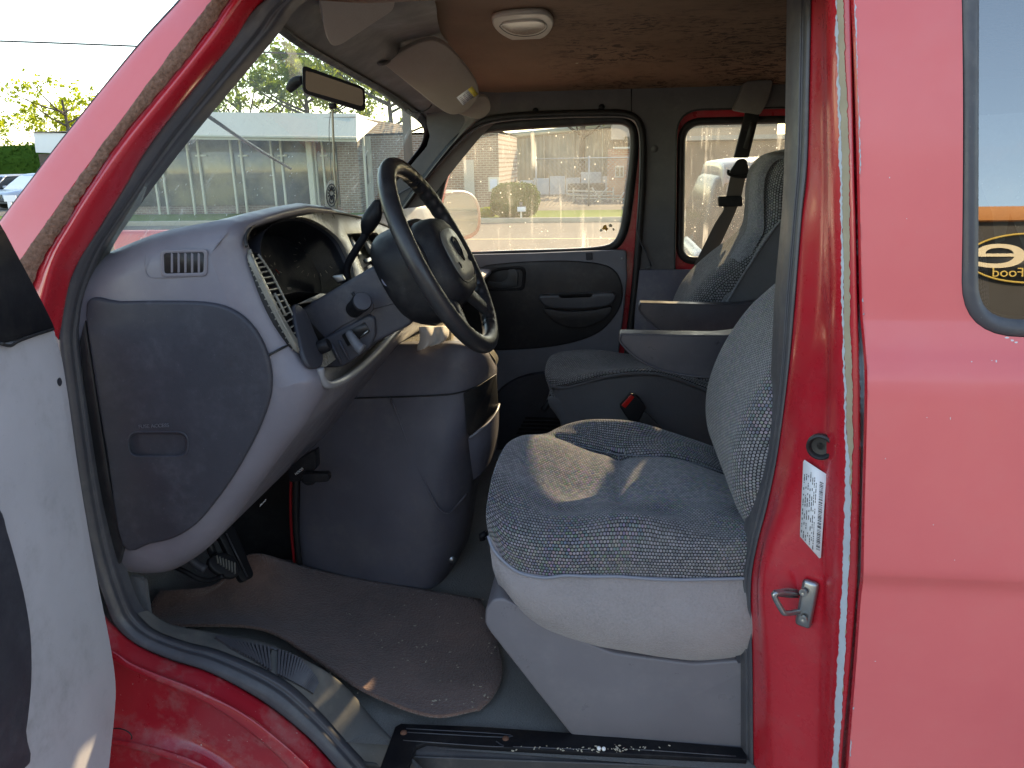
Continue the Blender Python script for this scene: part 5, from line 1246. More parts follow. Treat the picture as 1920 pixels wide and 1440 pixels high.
# arm rests
def armrest(name, Y0, Y1, shift, par):
    dx, dy = shift
    px = [(1163 + dx, 640 + dy), (1164 + dx, 628 + dy), (1176 + dx, 627 + dy), (1260 + dx, 629 + dy), (1340 + dx, 630 + dy), (1420 + dx, 630 + dy), (1420 + dx, 712 + dy), (1340 + dx, 708 + dy), (1290 + dx, 704 + dy), (1240 + dx, 694 + dy), (1205 + dx, 678 + dy), (1180 + dx, 660 + dy)]
    a = slab(name, [P(q[0], q[1], Y0) for q in cr(px, 4, True)], (0, (Y1 - Y0) * .62, 0), M['armrest'], par, .009, 4)
    tube('piping', [P(x, y, Y0 - .001) for x, y in [px[1], px[0], px[11], px[10], px[9], px[8], px[7], px[6]]], .003, M['armrest'], a, 8, k=5)
    tube('piping', [P(x, y, Y0 + .001) for x, y in [px[0], px[1], px[2], px[3], px[4], px[5]]], .0025, M['armrest'], a, 8, k=4)
    return a
# passenger seat
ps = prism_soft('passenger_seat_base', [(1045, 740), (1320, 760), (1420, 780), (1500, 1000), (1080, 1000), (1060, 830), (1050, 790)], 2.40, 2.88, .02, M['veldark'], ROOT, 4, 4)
pc = [
    [(1052, 800, 2.42), (1070, 805, 2.40), (1150, 815, 2.39), (1250, 820, 2.385), (1340, 840, 2.385)],
    [(1036, 732, 2.41), (1062, 728, 2.392), (1140, 712, 2.385), (1240, 708, 2.38), (1350, 748, 2.38)],
    [(1028, 720, 2.42), (1058, 716, 2.395), (1130, 700, 2.392), (1235, 696, 2.39), (1350, 732, 2.39)],
    [(1022, 704, 2.45), (1056, 706, 2.43), (1125, 694, 2.425), (1230, 690, 2.42), (1345, 722, 2.42)],
    [(1023, 685, 2.52), (1062, 690, 2.51), (1130, 692, 2.50), (1220, 694, 2.49), (1330, 714, 2.49)],
    [(1032, 668, 2.60), (1075, 668, 2.61), (1140, 684, 2.62), (1200, 688, 2.62), (1310, 695, 2.62)],
    [(1050, 660, 2.70), (1085, 657, 2.72), (1140, 662, 2.74), (1190, 676, 2.76), (1300, 680, 2.76)],
    [(1070, 659, 2.78), (1105, 656, 2.80), (1140, 658, 2.82), (1185, 664, 2.84), (1290, 668, 2.84)],
    [(1085, 675, 2.86), (1115, 668, 2.87), (1150, 668, 2.88), (1195, 672, 2.88), (1290, 676, 2.88)]]
pcv = dense([P3(r) for r in pc], 6, 7); pcv = [[r[0] + Vector((.03, .01, -.10))] + r for r in pcv]
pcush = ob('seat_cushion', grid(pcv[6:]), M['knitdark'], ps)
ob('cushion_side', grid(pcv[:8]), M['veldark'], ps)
tube('piping', [P(x, y, Y - .003) for x, y, Y in [(1026, 712, 2.42), (1034, 724, 2.405), (1058, 727, 2.392), (1090, 720, 2.388), (1140, 706, 2.384), (1190, 700, 2.380), (1240, 703, 2.378), (1300, 722, 2.378), (1350, 744, 2.378)]], .004, M['veldark'], ps, 8, k=5)
pb = [(1290, 700), (1262, 620), (1262, 580), (1275, 545), (1300, 510), (1335, 478), (1372, 450), (1396, 425), (1402, 390), (1404, 350), (1412, 315), (1430, 294), (1455, 284), (1490, 280), (1540, 300), (1560, 420), (1520, 700)]
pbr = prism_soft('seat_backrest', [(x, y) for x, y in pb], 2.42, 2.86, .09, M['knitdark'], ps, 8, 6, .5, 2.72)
# smooth centre/headrest panel and the dark velour flank
cen = [[P(x, y, Y) for x, y, Y in r] for r in [
    [(1486, 283, 2.50), (1440, 288, 2.50), (1412, 318, 2.505), (1405, 352, 2.508), (1403, 392, 2.51), (1400, 428, 2.51), (1388, 450, 2.505), (1366, 490, 2.49), (1345, 540, 2.47), (1330, 590, 2.455)],
    [(1492, 300, 2.46), (1458, 300, 2.455), (1438, 324, 2.45), (1432, 356, 2.45), (1432, 395, 2.45), (1432, 432, 2.45), (1420, 456, 2.445), (1395, 500, 2.435), (1372, 548, 2.425), (1352, 598, 2.42)]]]
ob('headrest_panel', grid(dense([[p + (EYE - p).normalized() * .006 for p in cen[0]], [p + (EYE - p).normalized() * .022 for p in [a.lerp(b, .5) for a, b in zip(*cen)]], [p + (EYE - p).normalized() * .006 for p in cen[1]]], 4)), M['knitflat'], ps)
fl_ = [P(x, y, 2.415) for x, y in [(1490, 395), (1470, 408), (1440, 440), (1420, 470), (1395, 512), (1372, 550), (1350, 590), (1345, 700), (1560, 700), (1560, 395)]]
slab('backrest_side', fl_, (0, .03, 0), M['veldark'], ps, .006)
tube('piping', [P(x, y, 2.412) for x, y in [(1478, 400), (1455, 424), (1432, 455), (1410, 490), (1388, 524), (1366, 562), (1352, 590)]], .004, M['knitflat'], ps, 8, k=4)
arm1 = armrest('seat_armrest', 1.83, 1.92, (0, 0), seat)
arm2 = armrest('seat_armrest', 2.33, 2.41, (36, -58), ps)
# buckle on its stalk
bk = slab('buckle', [P(x, y, 2.28) for x, y in rnd([(1161, 762), (1183, 737), (1196, 744), (1212, 765), (1192, 800), (1180, 790)], 4)], (0, .022, 0), M['black'], ps, .003)
slab('buckle_button', [P(x, y, 2.277) for x, y in rnd([(1165, 760), (1183, 740), (1190, 745), (1172, 766)], 2)], (0, .01, 0), M['redp'], bk, .002)
slab('buckle_stalk', [P(x, y, 2.285) for x, y in [(1184, 790), (1206, 768), (1260, 822), (1300, 870), (1260, 870)]], (0, .012, 0), M['rubberd'], bk, .002)
tube('recline_lever', [P(1036, 742, 2.45), P(1024, 762, 2.44), P(1018, 768, 2.44)], .011, M['black'], ps, 8, k=3)

# seat belt on the far pillar
web = simple('brown_grey_webbing', (.075, .062, .055), .8, bmp=.001, bs=300)
bh = [[P(x, y, 2.90 + d) for x, y in [(1398, 152 + e), (1424, 148 + e), (1450, 150 + e)]] for e, d in ((0, 0), (30, -.008), (62, .0))]
bc = slab('belt_cover', [P(x, y, 2.885) for x, y in rnd([(1396, 152, 10), (1452, 148, 12), (1442, 185), (1426, 215), (1400, 211), (1374, 206), (1386, 180)], 6)], (0, .045, 0), M['headgrey'], b=.008)
slab('belt_track', [P(x, y, 2.905) for x, y in [(1398, 210), (1425, 212), (1404, 296), (1376, 296)]], (0, .02, 0), M['black'], bc, .004)
slab('track_slot', [P(x, y, 2.903) for x, y in rnd([(1407, 228), (1415, 230), (1402, 280), (1393, 278)], 3)], (0, .01, 0), M['rubberd'], bc, 0)
slab('belt_anchor', [P(x, y, 2.875) for x, y in rnd([(1368, 322, 6), (1384, 298, 8), (1400, 297, 8), (1406, 328, 6), (1398, 334), (1370, 328)], 6)], (0, .018, 0), M['black'], bc, .004)
tube('belt_loop', [P(x, y, 2.87) for x, y in [(1366, 318), (1366, 326), (1380, 331), (1398, 332), (1405, 326)]], .005, M['black'], bc, 8, k=3)
slab('belt_strap', [P(x, y, 2.885) for x, y in [(1370, 328), (1398, 332), (1390, 370), (1376, 405), (1355, 450), (1325, 515), (1300, 560), (1270, 580), (1300, 500), (1340, 420), (1356, 395), (1362, 366)]], (0, .004, 0), web, bc, .001)
slab('belt_stop', [P(x, y, 2.872) for x, y in rnd([(1347, 368), (1392, 367), (1393, 387), (1348, 388)], 4)], (0, .03, 0), M['black'], bc, .004)

# ------------------------------------------------------------------ open front door (hinged at the front pillar)
HP = P(150, 900, 1.10); TH = R(80); dd = Vector((math.cos(TH), -math.sin(TH), 0)); DN = Vector((math.sin(TH), math.cos(TH), 0))
def DP(x, y, o=0): return PP(x, y, HP + DN * o, DN)
dpl = [(-120, 640), (0, 642), (40, 636), (98, 618), (106, 632), (118, 672), (132, 760), (150, 890), (172, 1020), (190, 1115), (207, 1200), (218, 1275), (217, 1330), (210, 1400), (200, 1500), (190, 1620), (-260, 1800), (-260, 640)]
fd = slab('driver_door', [DP(*p) for p in cr(dpl, 3, True)], -DN * .055, M['doorgrey'], b=.012, seg=5)
fd['label'] = 'open driver door with a pale grey inner panel'
slab('door_skin', [DP(*p, -.06) for p in [(-260, 642), (92, 625), (140, 890), (180, 1120), (206, 1280), (200, 1400), (180, 1640), (-260, 1800)]], -DN * .03, M['body'], fd, .004)
slab('mirror_cover', [DP(*p, .004) for p in cr([(-60, 330), (0, 416), (30, 470), (70, 545), (102, 610), (96, 620), (60, 628), (0, 646), (-100, 655)], 3)], -DN * .05, M['black'], fd, .006)
tube('mirror_cover_seam', [DP(*p, .006) for p in [(0, 644), (20, 648), (34, 640), (60, 630), (100, 617)]], .0025, M['rubberd'], fd, 6, k=3)
slab('door_insert', [DP(*p, .006) for p in cr([(-200, 880), (-60, 900), (0, 950), (16, 995), (32, 1050), (48, 1115), (59, 1180), (62, 1240), (60, 1300), (52, 1370), (40, 1450), (-200, 1500)], 4)], -DN * .012, M['fuse'], fd, .005)
lathe('door_screw', [(0, -.003), (.005, -.002), (.007, 0)], DP(112, 716, .001), DN, M['dark'], fd, 12)

# ------------------------------------------------------------------ across the street
def G(px, py): return PZ(px, py, 0)
def leafm(name, c, c2, tr=.5):
    m = bpy.data.materials.new(name); m.use_nodes = True; t = m.node_tree; t.nodes.clear()
    out = nd(t, 'ShaderNodeOutputMaterial'); d = nd(t, 'ShaderNodeBsdfDiffuse'); l = nd(t, 'ShaderNodeBsdfTranslucent')
    col = mixc(t, noi(t, .9, 4, .6), c, c2); t.links.new(col, d.inputs[0]); t.links.new(mixc(t, 1.0, col, (1.5, 1.5, .9), 'MULTIPLY'), l.inputs[0])
    mx = nd(t, 'ShaderNodeMixShader'); mx.inputs[0].default_value = tr
    t.links.new(d.outputs[0], mx.inputs[1]); t.links.new(l.outputs[0], mx.inputs[2]); t.links.new(mx.outputs[0], out.inputs[0]); return m
LEAF = {'y': leafm('yellow_green_leaves', (.16, .22, .02), (.32, .34, .05), .62), 'g': leafm('green_leaves', (.10, .17, .025), (.19, .24, .04), .58),
        'd': leafm('dark_hedge_leaves', (.022, .060, .012), (.06, .12, .02), .3)}
bark = simple('bark', (.09, .07, .055), .9, var=.4, sc=12, bmp=.01)
def leaves(blobs, n, s, seed):
    """leaf quads scattered in uneven clumps"""
    rg = random.Random(seed); v, f = [], []; tot = sum(b[3] ** 2 for b in blobs)
    for (x, y, z, r, sz) in blobs:
        k = int(n * r * r / tot)
        cl_ = []
        for _ in range(max(6, int(r * 9))):
            d = Vector((rg.gauss(0, 1), rg.gauss(0, 1), rg.gauss(0, 1))).normalized() * r * rg.uniform(.45, 1.0); cl_.append((Vector((x + d.x, y + d.y, z + d.z * sz)), rg.uniform(.14, .36) * r))
        for _ in range(k):
            c, cr_ = rg.choice(cl_); p = c + Vector((rg.gauss(0, 1), rg.gauss(0, 1), rg.gauss(0, .8))) * cr_ * .6
            a = Vector((rg.uniform(-1, 1), rg.uniform(-1, 1), rg.uniform(-1, 1))).normalized(); b = a.cross(Vector((rg.uniform(-1, 1), rg.uniform(-1, 1), rg.uniform(-1, 1)))).normalized()
            q = s * rg.uniform(.6, 1.5); i = len(v); v += [p + a * q, p + b * q * .6, p - a * q, p - b * q * .6]; f.append((i, i + 1, i + 2, i + 3))
    return mesh(v, f)
def tree(name, base, h, r, kind, label, seed, n=6000, s=.12, group=None, cat='tree', squash=.8, bare=0.35):
    t = bpy.data.objects.new(name, None); COL.objects.link(t); t.location = base; bpy.context.view_layer.update()
    tag(t, label, cat, group)
    rg = random.Random(seed); B_ = Vector(base); blobs = []
    bm = bmesh.new(); rows_all = []
    def limb(pts, r0, r1):
        me = grid(tube_rows(cr(pts, 4), lambda q: r0 + (r1 - r0) * q, 7), closed=True, cap=True); bm.from_mesh(me)
    top = B_ + Vector((0, 0, h))
    limb([B_ + Vector((0, 0, -.1)), B_ + Vector((.1, 0, h * .35)), B_ + Vector((-.1, .1, h * .75))], .025 * h, .008 * h)
    for i in range(11):
        a = rg.uniform(0, 6.28); z0 = h * rg.uniform(.28, .65); el = rg.uniform(.4, .9); L = r * rg.uniform(.6, .95)
        p0 = B_ + Vector((0, 0, z0)); p1 = p0 + Vector((math.cos(a) * L * .5, math.sin(a) * L * .5, L * .35 * el)); p2 = p0 + Vector((math.cos(a) * L, math.sin(a) * L, L * .9 * el))
        limb([p0, p1, p2], .009 * h, .003 * h); blobs.append((p2.x, p2.y, min(p2.z, B_.z + h * .95), r * rg.uniform(.22, .38), squash))
        if rg.random() < .7: blobs.append((p1.x, p1.y, p1.z + .1 * h, r * rg.uniform(.18, .3), squash))
    blobs.append((top.x, top.y, top.z - r * .4, r * .35, squash))
    me = bpy.data.meshes.new('mesh'); bm.to_mesh(me); bm.free(); ob('trunk', me, bark, t)
    ob('crown', leaves(blobs, n, s, seed), LEAF[kind], t, False); return t
def bush(name, base, sx, sy, sz, kind, label, seed, n=5000, s=.05, cat='bush'):
    rg = random.Random(seed); v, f = [], []
    # a full core so that nothing shows through, then leaf clumps on it
    B_ = Vector(base); core = bmesh.new(); bmesh.ops.create_icosphere(core, subdivisions=4, radius=1)
    for q in core.verts:
        d = q.co.copy(); k = 1 + .10 * noise.noise(d * 2.3 + Vector((seed, 0, 0))) + .05 * noise.noise(d * 7); e = Vector([math.copysign(abs(c) ** .7, c) for c in d])
        q.co = B_ + Vector((e.x * sx * k * .93, e.y * sy * k * .93, sz * .5 + e.z * sz * .5 * k * .93))
    for _ in range(n):
        d = Vector((rg.gauss(0, 1), rg.gauss(0, 1), rg.gauss(0, 1))).normalized(); k = rg.uniform(.92, 1.03) + .10 * noise.noise(d * 2.3 + Vector((seed, 0, 0)))
        e = Vector([math.copysign(abs(c) ** .7, c) for c in d]); p = B_ + Vector((e.x * sx * k, e.y * sy * k, sz * .5 + e.z * sz * .5 * k))
        a = Vector((rg.uniform(-1, 1), rg.uniform(-1, 1), rg.uniform(-1, 1))).normalized(); b = a.cross(d).normalized(); q = s * rg.uniform(.6, 1.6)
        vs_ = [core.verts.new(p + o) for o in (a * q, b * q * .6, -a * q, -b * q * .6)]; core.faces.new(vs_)
    me = bpy.data.meshes.new('mesh'); core.to_mesh(me); core.free(); o = ob(name, me, LEAF[kind], None, False); return tag(o, label, cat)

# verge, kerb, pavement
sheet('grass_verge', [(-60, 24.2), (0.6, 24.2), (1.2, 25.2), (1.2, 27.6), (-60, 27.6)], .004, grassm, 'strip of bright grass in front of the awning building', 'grass')
sheet('pavement', [(-60, 22.6), (60, 22.6), (60, 24.2), (-60, 24.2)], .0, conc, 'pale pavement along the far kerb', 'pavement')
kb = box('kerb', (0, 22.45, .05), (120, .18, .14), conc, None, .01); struct(kb, 'low concrete kerb across the street', 'kerb')
sheet('driveway', [(1.2, 24.2), (30, 24.2), (30, 60), (1.2, 60)], -.002, conc, 'pale yard in front of the chain link fence', 'yard')

# building with the white awning roof
brick, t_, p_ = nmat('brown_brick')
bt = nd(t_, 'ShaderNodeTexBrick'); bt.inputs['Color1'].default_value = (.17, .10, .07, 1); bt.inputs['Color2'].default_value = (.23, .15, .11, 1); bt.inputs['Mortar'].default_value = (.32, .29, .25, 1)
bt.inputs['Scale'].default_value = 1.0; bt.inputs['Mortar Size'].default_value = .012; bt.inputs['Brick Width'].default_value = .22; bt.inputs['Row Height'].default_value = .08
t_.links.new(coords(t_, rot=(R(90), 0, 0)), bt.inputs['Vector']); t_.links.new(bt.outputs['Color'], p_.inputs['Base Color']); p_.inputs['Roughness'].default_value = .9
obr, t_, p_ = nmat('orange_brick')
bt = nd(t_, 'ShaderNodeTexBrick'); bt.inputs['Color1'].default_value = (.42, .17, .09, 1); bt.inputs['Color2'].default_value = (.36, .13, .07, 1); bt.inputs['Mortar'].default_value = (.40, .33, .27, 1)
bt.inputs['Scale'].default_value = 1.0; bt.inputs['Mortar Size'].default_value = .012; bt.inputs['Brick Width'].default_value = .22; bt.inputs['Row Height'].default_value = .08
t_.links.new(coords(t_, rot=(R(90), 0, 0)), bt.inputs['Vector']); t_.links.new(bt.outputs['Color'], p_.inputs['Base Color']); p_.inputs['Roughness'].default_value = .9
shopg, t_, p_ = nmat('shop_glass'); p_.inputs['Base Color'].default_value = (.16, .13, .08, 1); p_.inputs['Roughness'].default_value = .08
t_.links.new(mixc(t_, ramp(t_, noi(t_, .55, 4, .6), [(.42, 0), (.6, 1)]), (.04, .04, .03), (.22, .18, .10)), p_.inputs['Base Color'])
wpaint = simple('white_painted_metal', (.52, .51, .44), .5, var=.06, sc=1)
YB = 27.6
def bx2(name, x0, x1, y0, y1, Yf, d, mat, par, b=0):
    """box given by its pixel rectangle on the plane Yf"""
    a, c = P(x0, y1, Yf), P(x1, y0, Yf); return box(name, ((a.x + c.x) / 2, Yf + d / 2, (a.z + c.z) / 2), (abs(c.x - a.x), d, abs(c.z - a.z)), mat, par, b)
bl = bpy.data.objects.new('awning_building', None); COL.objects.link(bl); bl.location = (-15, YB, 0); bpy.context.view_layer.update()
tag(bl, 'long low brown brick building with a white sloping canopy over tall shop windows', 'building')
x0w, x1w = P(225, 300, YB).x, P(668, 300, YB).x; ztop = P(500, 222, YB).z
wll = box('wall', ((x0w + x1w) / 2, YB + 4.2, ztop / 2), (x1w - x0w, 8, ztop), brick, bl)
glz = box('shop_window', ((x0w + P(640, 300, YB).x) / 2, YB + .12, 1.45), (P(640, 300, YB).x - x0w - .4, .1, 2.3), shopg, bl)
for xx in (300, 316, 366, 386, 446, 464, 520, 538, 600, 614, 667, 690):
    a = P(xx, 400, YB).x; box('mullion', (a, YB + .02, 1.35), (.07, .1, 2.7), wpaint, bl)
box('mullion', (P(584, 300, YB).x, YB - .1, 1.35), (.20, .2, 2.7), wpaint, bl)
for (xa, xb, yy) in ((366, 386, 292), (446, 464, 292), (520, 538, 292), (600, 614, 292)):
    a, c = P(xa, yy, YB).x, P(xb, yy, YB).x; zz = P(xa, yy, YB).z; box('transom', ((a + c) / 2, YB + .03, zz), (c - a, .08, .06), wpaint, bl)
box('brick_pier', (P(655, 300, YB).x, YB - .02, 1.4), (.75, .3, 2.8), brick, bl)
# canopy: sloping white roof band
ca, cb, cc_, cd_ = P(215, 252, YB - 1.6), P(668, 259, YB - 1.6), P(668, 213, YB + .6), P(215, 208, YB + .6)
cv_ = [ca, cb, cc_, cd_, ca + Vector((0, .06, -.12)), cb + Vector((0, .06, -.12)), cc_ + Vector((0, 3, -.12)), cd_ + Vector((0, 3, -.12))]
me = mesh(cv_, [(0, 1, 2, 3), (4, 5, 1, 0), (5, 6, 2, 1), (3, 2, 6, 7), (7, 4, 0, 3), (4, 7, 6, 5)]); fixn(me); ob('canopy', me, wpaint, bl, False)
tube('canopy_edge', [ca, cb], .05, wpaint, bl, 6); 
seamm = simple('canopy_seam', (.5, .54, .52), .5)
# a red vehicle mirrored in the shop window is built as goods behind the glass
# brick wing to the right
wg = bpy.data.objects.new('brick_building', None); COL.objects.link(wg); wg.location = (-8, YB + 1, 0); bpy.context.view_layer.update()
tag(wg, 'dark brown brick wall of a shop wing between the canopy and the big metal shed', 'building')
bx2('wall', 669, 934, 249, 402, YB + 1, 6, brick, wg)
bx2('roof_edge', 669, 936, 245, 251, YB + .9, 6.3, simple('dark_coping', (.10, .09, .08), .8), wg)
dr_ = bx2('door', 672, 690, 262, 398, YB + .93, .1, simple('tan_door', (.40, .22, .10), .6), wg); 
bx2('door_glass', 674, 688, 292, 345, YB + .90, .05, shopg, dr_)
bx2('door_frame', 690, 693, 255, 400, YB + .9, .1, wpaint, wg); bx2('door_frame', 667, 670, 255, 400, YB + .9, .1, wpaint, wg)
bx2('window', 872, 888, 300, 392, YB + .95, .1, simple('pale_shutter', (.40, .38, .34), .7), wg)
# big metal shed
shed, t_, p_ = nmat('corrugated_metal'); wv = nd(t_, 'ShaderNodeTexWave'); wv.inputs['Scale'].default_value = 1.2; t_.links.new(coords(t_), wv.inputs['Vector'])
t_.links.new(mixc(t_, noi(t_, .4, 4, .6), (.30, .265, .215), (.36, .32, .27)), p_.inputs['Base Color']); p_.inputs['Roughness'].default_value = .7; bump(t_, p_, wv.outputs['Fac'], .5, .05)
sh = bpy.data.objects.new('metal_shed', None); COL.objects.link(sh); sh.location = (2, 46, 0); bpy.context.view_layer.update()
tag(sh, 'tall tan corrugated metal shed behind the white fence', 'building')
YS = 46
a, b = P(950, 256, YS), P(1172, 232, YS + 0); pr_ = [Vector((a.x, YS, -.05)), Vector((b.x + 6, YS, -.05)), Vector((b.x + 6, YS, b.z + .5)), Vector((b.x, YS, b.z)), Vector((a.x, YS, a.z))]
slab('wall', pr_, (0, 18, 0), shed, sh, 0)
tube('gutter', [a + Vector((-.2, -.1, 0)), b + Vector((0, -.1, 0)), b + Vector((6, -.1, .5))], .16, wpaint, sh, 6)
for xx in (1076, 1020): tube('downpipe', [P(xx, 398, YS - .1), P(xx, 246, YS - .1)], .07, shed, sh, 6)
bx2('downpipe', 1128, 1131, 236, 345, YS - .3, .2, wpaint, sh)
# white yard fence
YF = 41
wf = bpy.data.objects.new('white_fence', None); COL.objects.link(wf); wf.location = (2, YF, 0); bpy.context.view_layer.update()
tag(wf, 'white board fence stepping up in front of the tan metal shed', 'fence')
wfm = simple('weathered_white_boards', (.50, .54, .56), .8, var=.12, sc=4)
for x0, x1, yt in ((940, 975, 342), (976, 1000, 338), (1001, 1030, 334), (1031, 1060, 330), (1061, 1088, 333), (1089, 1128, 322), (1129, 1150, 330)):
    bx2('fence_panel', x0, x1 - .6, yt, 392, YF, .08, wfm, wf)
# orange brick building
ob_ = bpy.data.objects.new('brick_building', None); COL.objects.link(ob_); ob_.location = (7, 36, 0); bpy.context.view_layer.update()
tag(ob_, 'orange brick building with a small white framed window behind the chain link fence', 'building')
YO = 36
bx2('wall', 1138, 1430, 274, 402, YO, 6, obr, ob_)
bx2('roof_edge', 1152, 1440, 270, 279, YO - .4, 6.6, wpaint, ob_)
wn = bx2('window', 1153, 1170, 311, 333, YO - .06, .1, wpaint, ob_); bx2('pane', 1155, 1161, 314, 330, YO - .09, .05, shopg, wn); bx2('pane', 1163, 1168, 314, 330, YO - .09, .05, shopg, wn)
w2 = bx2('window', 1340, 1362, 305, 330, YO - .06, .1, wpaint, ob_); bx2('pane', 1342, 1360, 307, 328, YO - .09, .05, shopg, w2)
bx2('upper_storey', 1146, 1460, 210, 262, YO + 5, 6, simple('tan_render', (.38, .30, .24), .8), ob_)
bx2('upper_window', 1171, 1180, 256, 268, YO + 4.9, .1, shopg, ob_)
# chain link fence
YCh = 30
cf = bpy.data.objects.new('chain_link_fence', None); COL.objects.link(cf); cf.location = (5, YCh, 0); bpy.context.view_layer.update()
tag(cf, 'grey chain link fence with thin posts in front of the orange brick building', 'fence')
wire = simple('galvanised_wire', (.36, .37, .38), .5, .6)
a, b = P(1005, 362, YCh), P(1420, 372, YCh); zt = 1.75
bm = bmesh.new()
xr = b.x
def wseg(p, q, r=.006):
    me = grid(tube_rows([p, q], r, 4), closed=True); bm.from_mesh(me)
x = a.x
while x < xr:
    for s in (1, -1):
        p = Vector((x if s > 0 else x + zt, YCh, .02)); q = Vector((x + zt if s > 0 else x, YCh, zt)); wseg(p, q)
    x += .16
ml = bm_ob('wire_mesh', bm, wire, cf)
x = a.x
while x < xr:
    tube('fence_post', [Vector((x, YCh, 0)), Vector((x, YCh, zt + .08))], .035, wire, cf, 8); x += 2.0
tube('top_rail', [Vector((a.x, YCh, zt)), Vector((xr, YCh, zt))], .025, wire, cf, 8)
# stacked bleacher-like rails in the yard
yr = bpy.data.objects.new('pipe_rack', None); COL.objects.link(yr); yr.location = (6, 33, 0); bpy.context.view_layer.update(); tag(yr, 'white pipe rack with slanting braces in the fenced yard', 'rack')
for k_, (x0, y0, x1, y1) in enumerate([(1062, 358, 1150, 360), (1062, 366, 1165, 368), (1080, 372, 1180, 374), (1075, 352, 1075, 396), (1110, 352, 1140, 396), (1140, 352, 1100, 396), (1150, 352, 1150, 396), (1170, 360, 1150, 396)]):
    tube('rack_pipe', [P(x0, y0, 33), P(x1, y1, 33)], .035, wpaint, yr, 6)
dk = bx2('storage_crates', 1064, 1135, 344, 362, 38.5, 1.2, simple('dark_bin', (.06, .07, .06), .7), None, .05); tag(dk, 'dark row of bins standing in the yard under the fence line', 'bins')
# clipped bush, yellow flowers, mailbox, sign board
gb = G(966, 408); bush('clipped_bush', (gb.x, gb.y, 0), .73, .7, 1.05, 'd', 'rounded dark green clipped bush beside the pavement', 3, 5000, .035)
# yellow-green top growth of the bush
g2_ = G(915, 406); bush('flowering_bush', (g2_.x, g2_.y, 0), .26, .25, .28, 'y', 'small yellow green bush at the left foot of the clipped bush', 5, 1200, .03)
mb = bpy.data.objects.new('mailbox', None); COL.objects.link(mb); gm_ = G(977, 411); mb.location = gm_; bpy.context.view_layer.update(); tag(mb, 'small white mailbox on a short post in front of the clipped bush', 'mailbox')
YM = gm_.y; bx2('post', 975.5, 978.5, 392, 412, YM, .05, wpaint, mb); bx2('box', 970, 985, 388, 397, YM - .1, .3, simple('pale_box', (.55, .60, .66), .5), mb, .01); tube('finial', [P(977, 387, YM), P(977, 379, YM)], .05, simple('dark_cap', (.08, .08, .09), .5), mb, 8)
sg = bpy.data.objects.new('sign_board', None); COL.objects.link(sg); sg.location = (P(926, 345, 25.5).x, 25.5, 0); bpy.context.view_layer.update(); tag(sg, 'pale blue and white notice board against the brown brick wall', 'sign')
bx2('frame', 916, 935, 332, 359, 25.5, .08, wpaint, sg); bx2('board', 919, 932, 336, 355, 25.47, .04, simple('pale_blue_board', (.45, .52, .66), .5), sg); bx2('post', 924, 927, 359, 402, 25.5, .06, wpaint, sg)
fv = bpy.data.objects.new('parked_van', None); COL.objects.link(fv); fv.location = (P(950, 345, 40).x, 40, 0); bpy.context.view_layer.update(); tag(fv, 'white van roof showing above the clipped bush', 'van')
bx2('body', 934, 969, 341, 372, 39, 1.8, wpaint, fv, .12); bx2('window', 938, 966, 344, 349, 38.97, .05, shopg, fv)
wm_ = simple('tyre', (.02, .02, .02), .8)
for xx in (940, 963): lathe('wheel', [(.0, .02), (.33, 0), (.33, .2), (0, .22)], (P(xx, 380, 39).x, 38.95, .33), (0, 1, 0), wm_, fv, 18)
# trees behind
tl = [(-17.5, 46, 9.6, 5.0, 'g', 'green tree rising behind the white canopy roof, left of the mirror', 21, 9000), (-12.0, 44, 9.0, 4.6, 'y', 'yellow green tree with open branches behind the canopy roof', 22, 8000),
      (-8.2, 42, 6.6, 3.6, 'y', 'lower yellow green tree right of the rear view mirror', 23, 7000), (-23.5, 50, 9.0, 5, 'g', 'tree with a rounded green crown at the left end of the canopy roof', 24, 6000), (-1.4, 44, 9.5, 2.0, 'y', 'narrow green tree between the brown brick wall and the metal shed', 25, 5000),
      (-46, 50, 8.6, 4.2, 'y', 'bright yellow green tree at the left edge beside the white box sign', 26, 8000), (-38.5, 54, 8.6, 3.6, 'y', 'sparse yellow tree behind the white box sign', 27, 2500), (-53, 60, 7, 5, 'g', 'green tree far left behind the bright yellow one', 28, 5000), (-42.5, 62, 6.5, 4.5, 'y', 'pale green tree between the far left tree and the sign', 29, 5000), (12, 50, 9.5, 3.5, 'g', 'green tree crown above the orange brick building', 30, 5000)]
tl += [(26, 20, 10, 5, 'y', 'yellow green tree beyond the right edge, mirrored in the side mirror', 31, 4000), (34, 31, 11, 6, 'g', 'large green tree far beyond the right edge', 32, 4000), (44, 24, 12, 6, 'y', 'tall yellow green tree far to the right behind the others', 33, 4000)]
for (x, y, h, r, k, lb_, sd_, n_) in tl: tree('tree', (x, y, 0), h, r, k, lb_, sd_, int(n_ * .7), .115, 'trees beyond the street')
# poles and wires
def pole(x, y, h, label):
    o = tube('utility_pole', [(x, y, 0), (x, y, h)], lambda t: .16 - .05 * t, simple('weathered_pole', (.12, .10, .085), .9), None, 10); return tag(o, label, 'pole', 'utility poles')
pl1 = G(765, 400); pole(P(768, 330, 24.4).x, 24.4, 8.2, 'dark utility pole seen at the right end of the windscreen')
wr_ = tube('power_line', cr([P(-200, 72, 30), P(0, 77, 30), P(262, 87, 30), P(600, 103, 30), P(760, 112, 30)], 8), .034, simple('cable', (.05, .05, .05), .6), None, 6); tag(wr_, 'single dark power line crossing the pale sky', 'cable')
pole(P(-230, 300, 30).x, 30, 9.0, 'utility pole beyond the left edge carrying the power line')
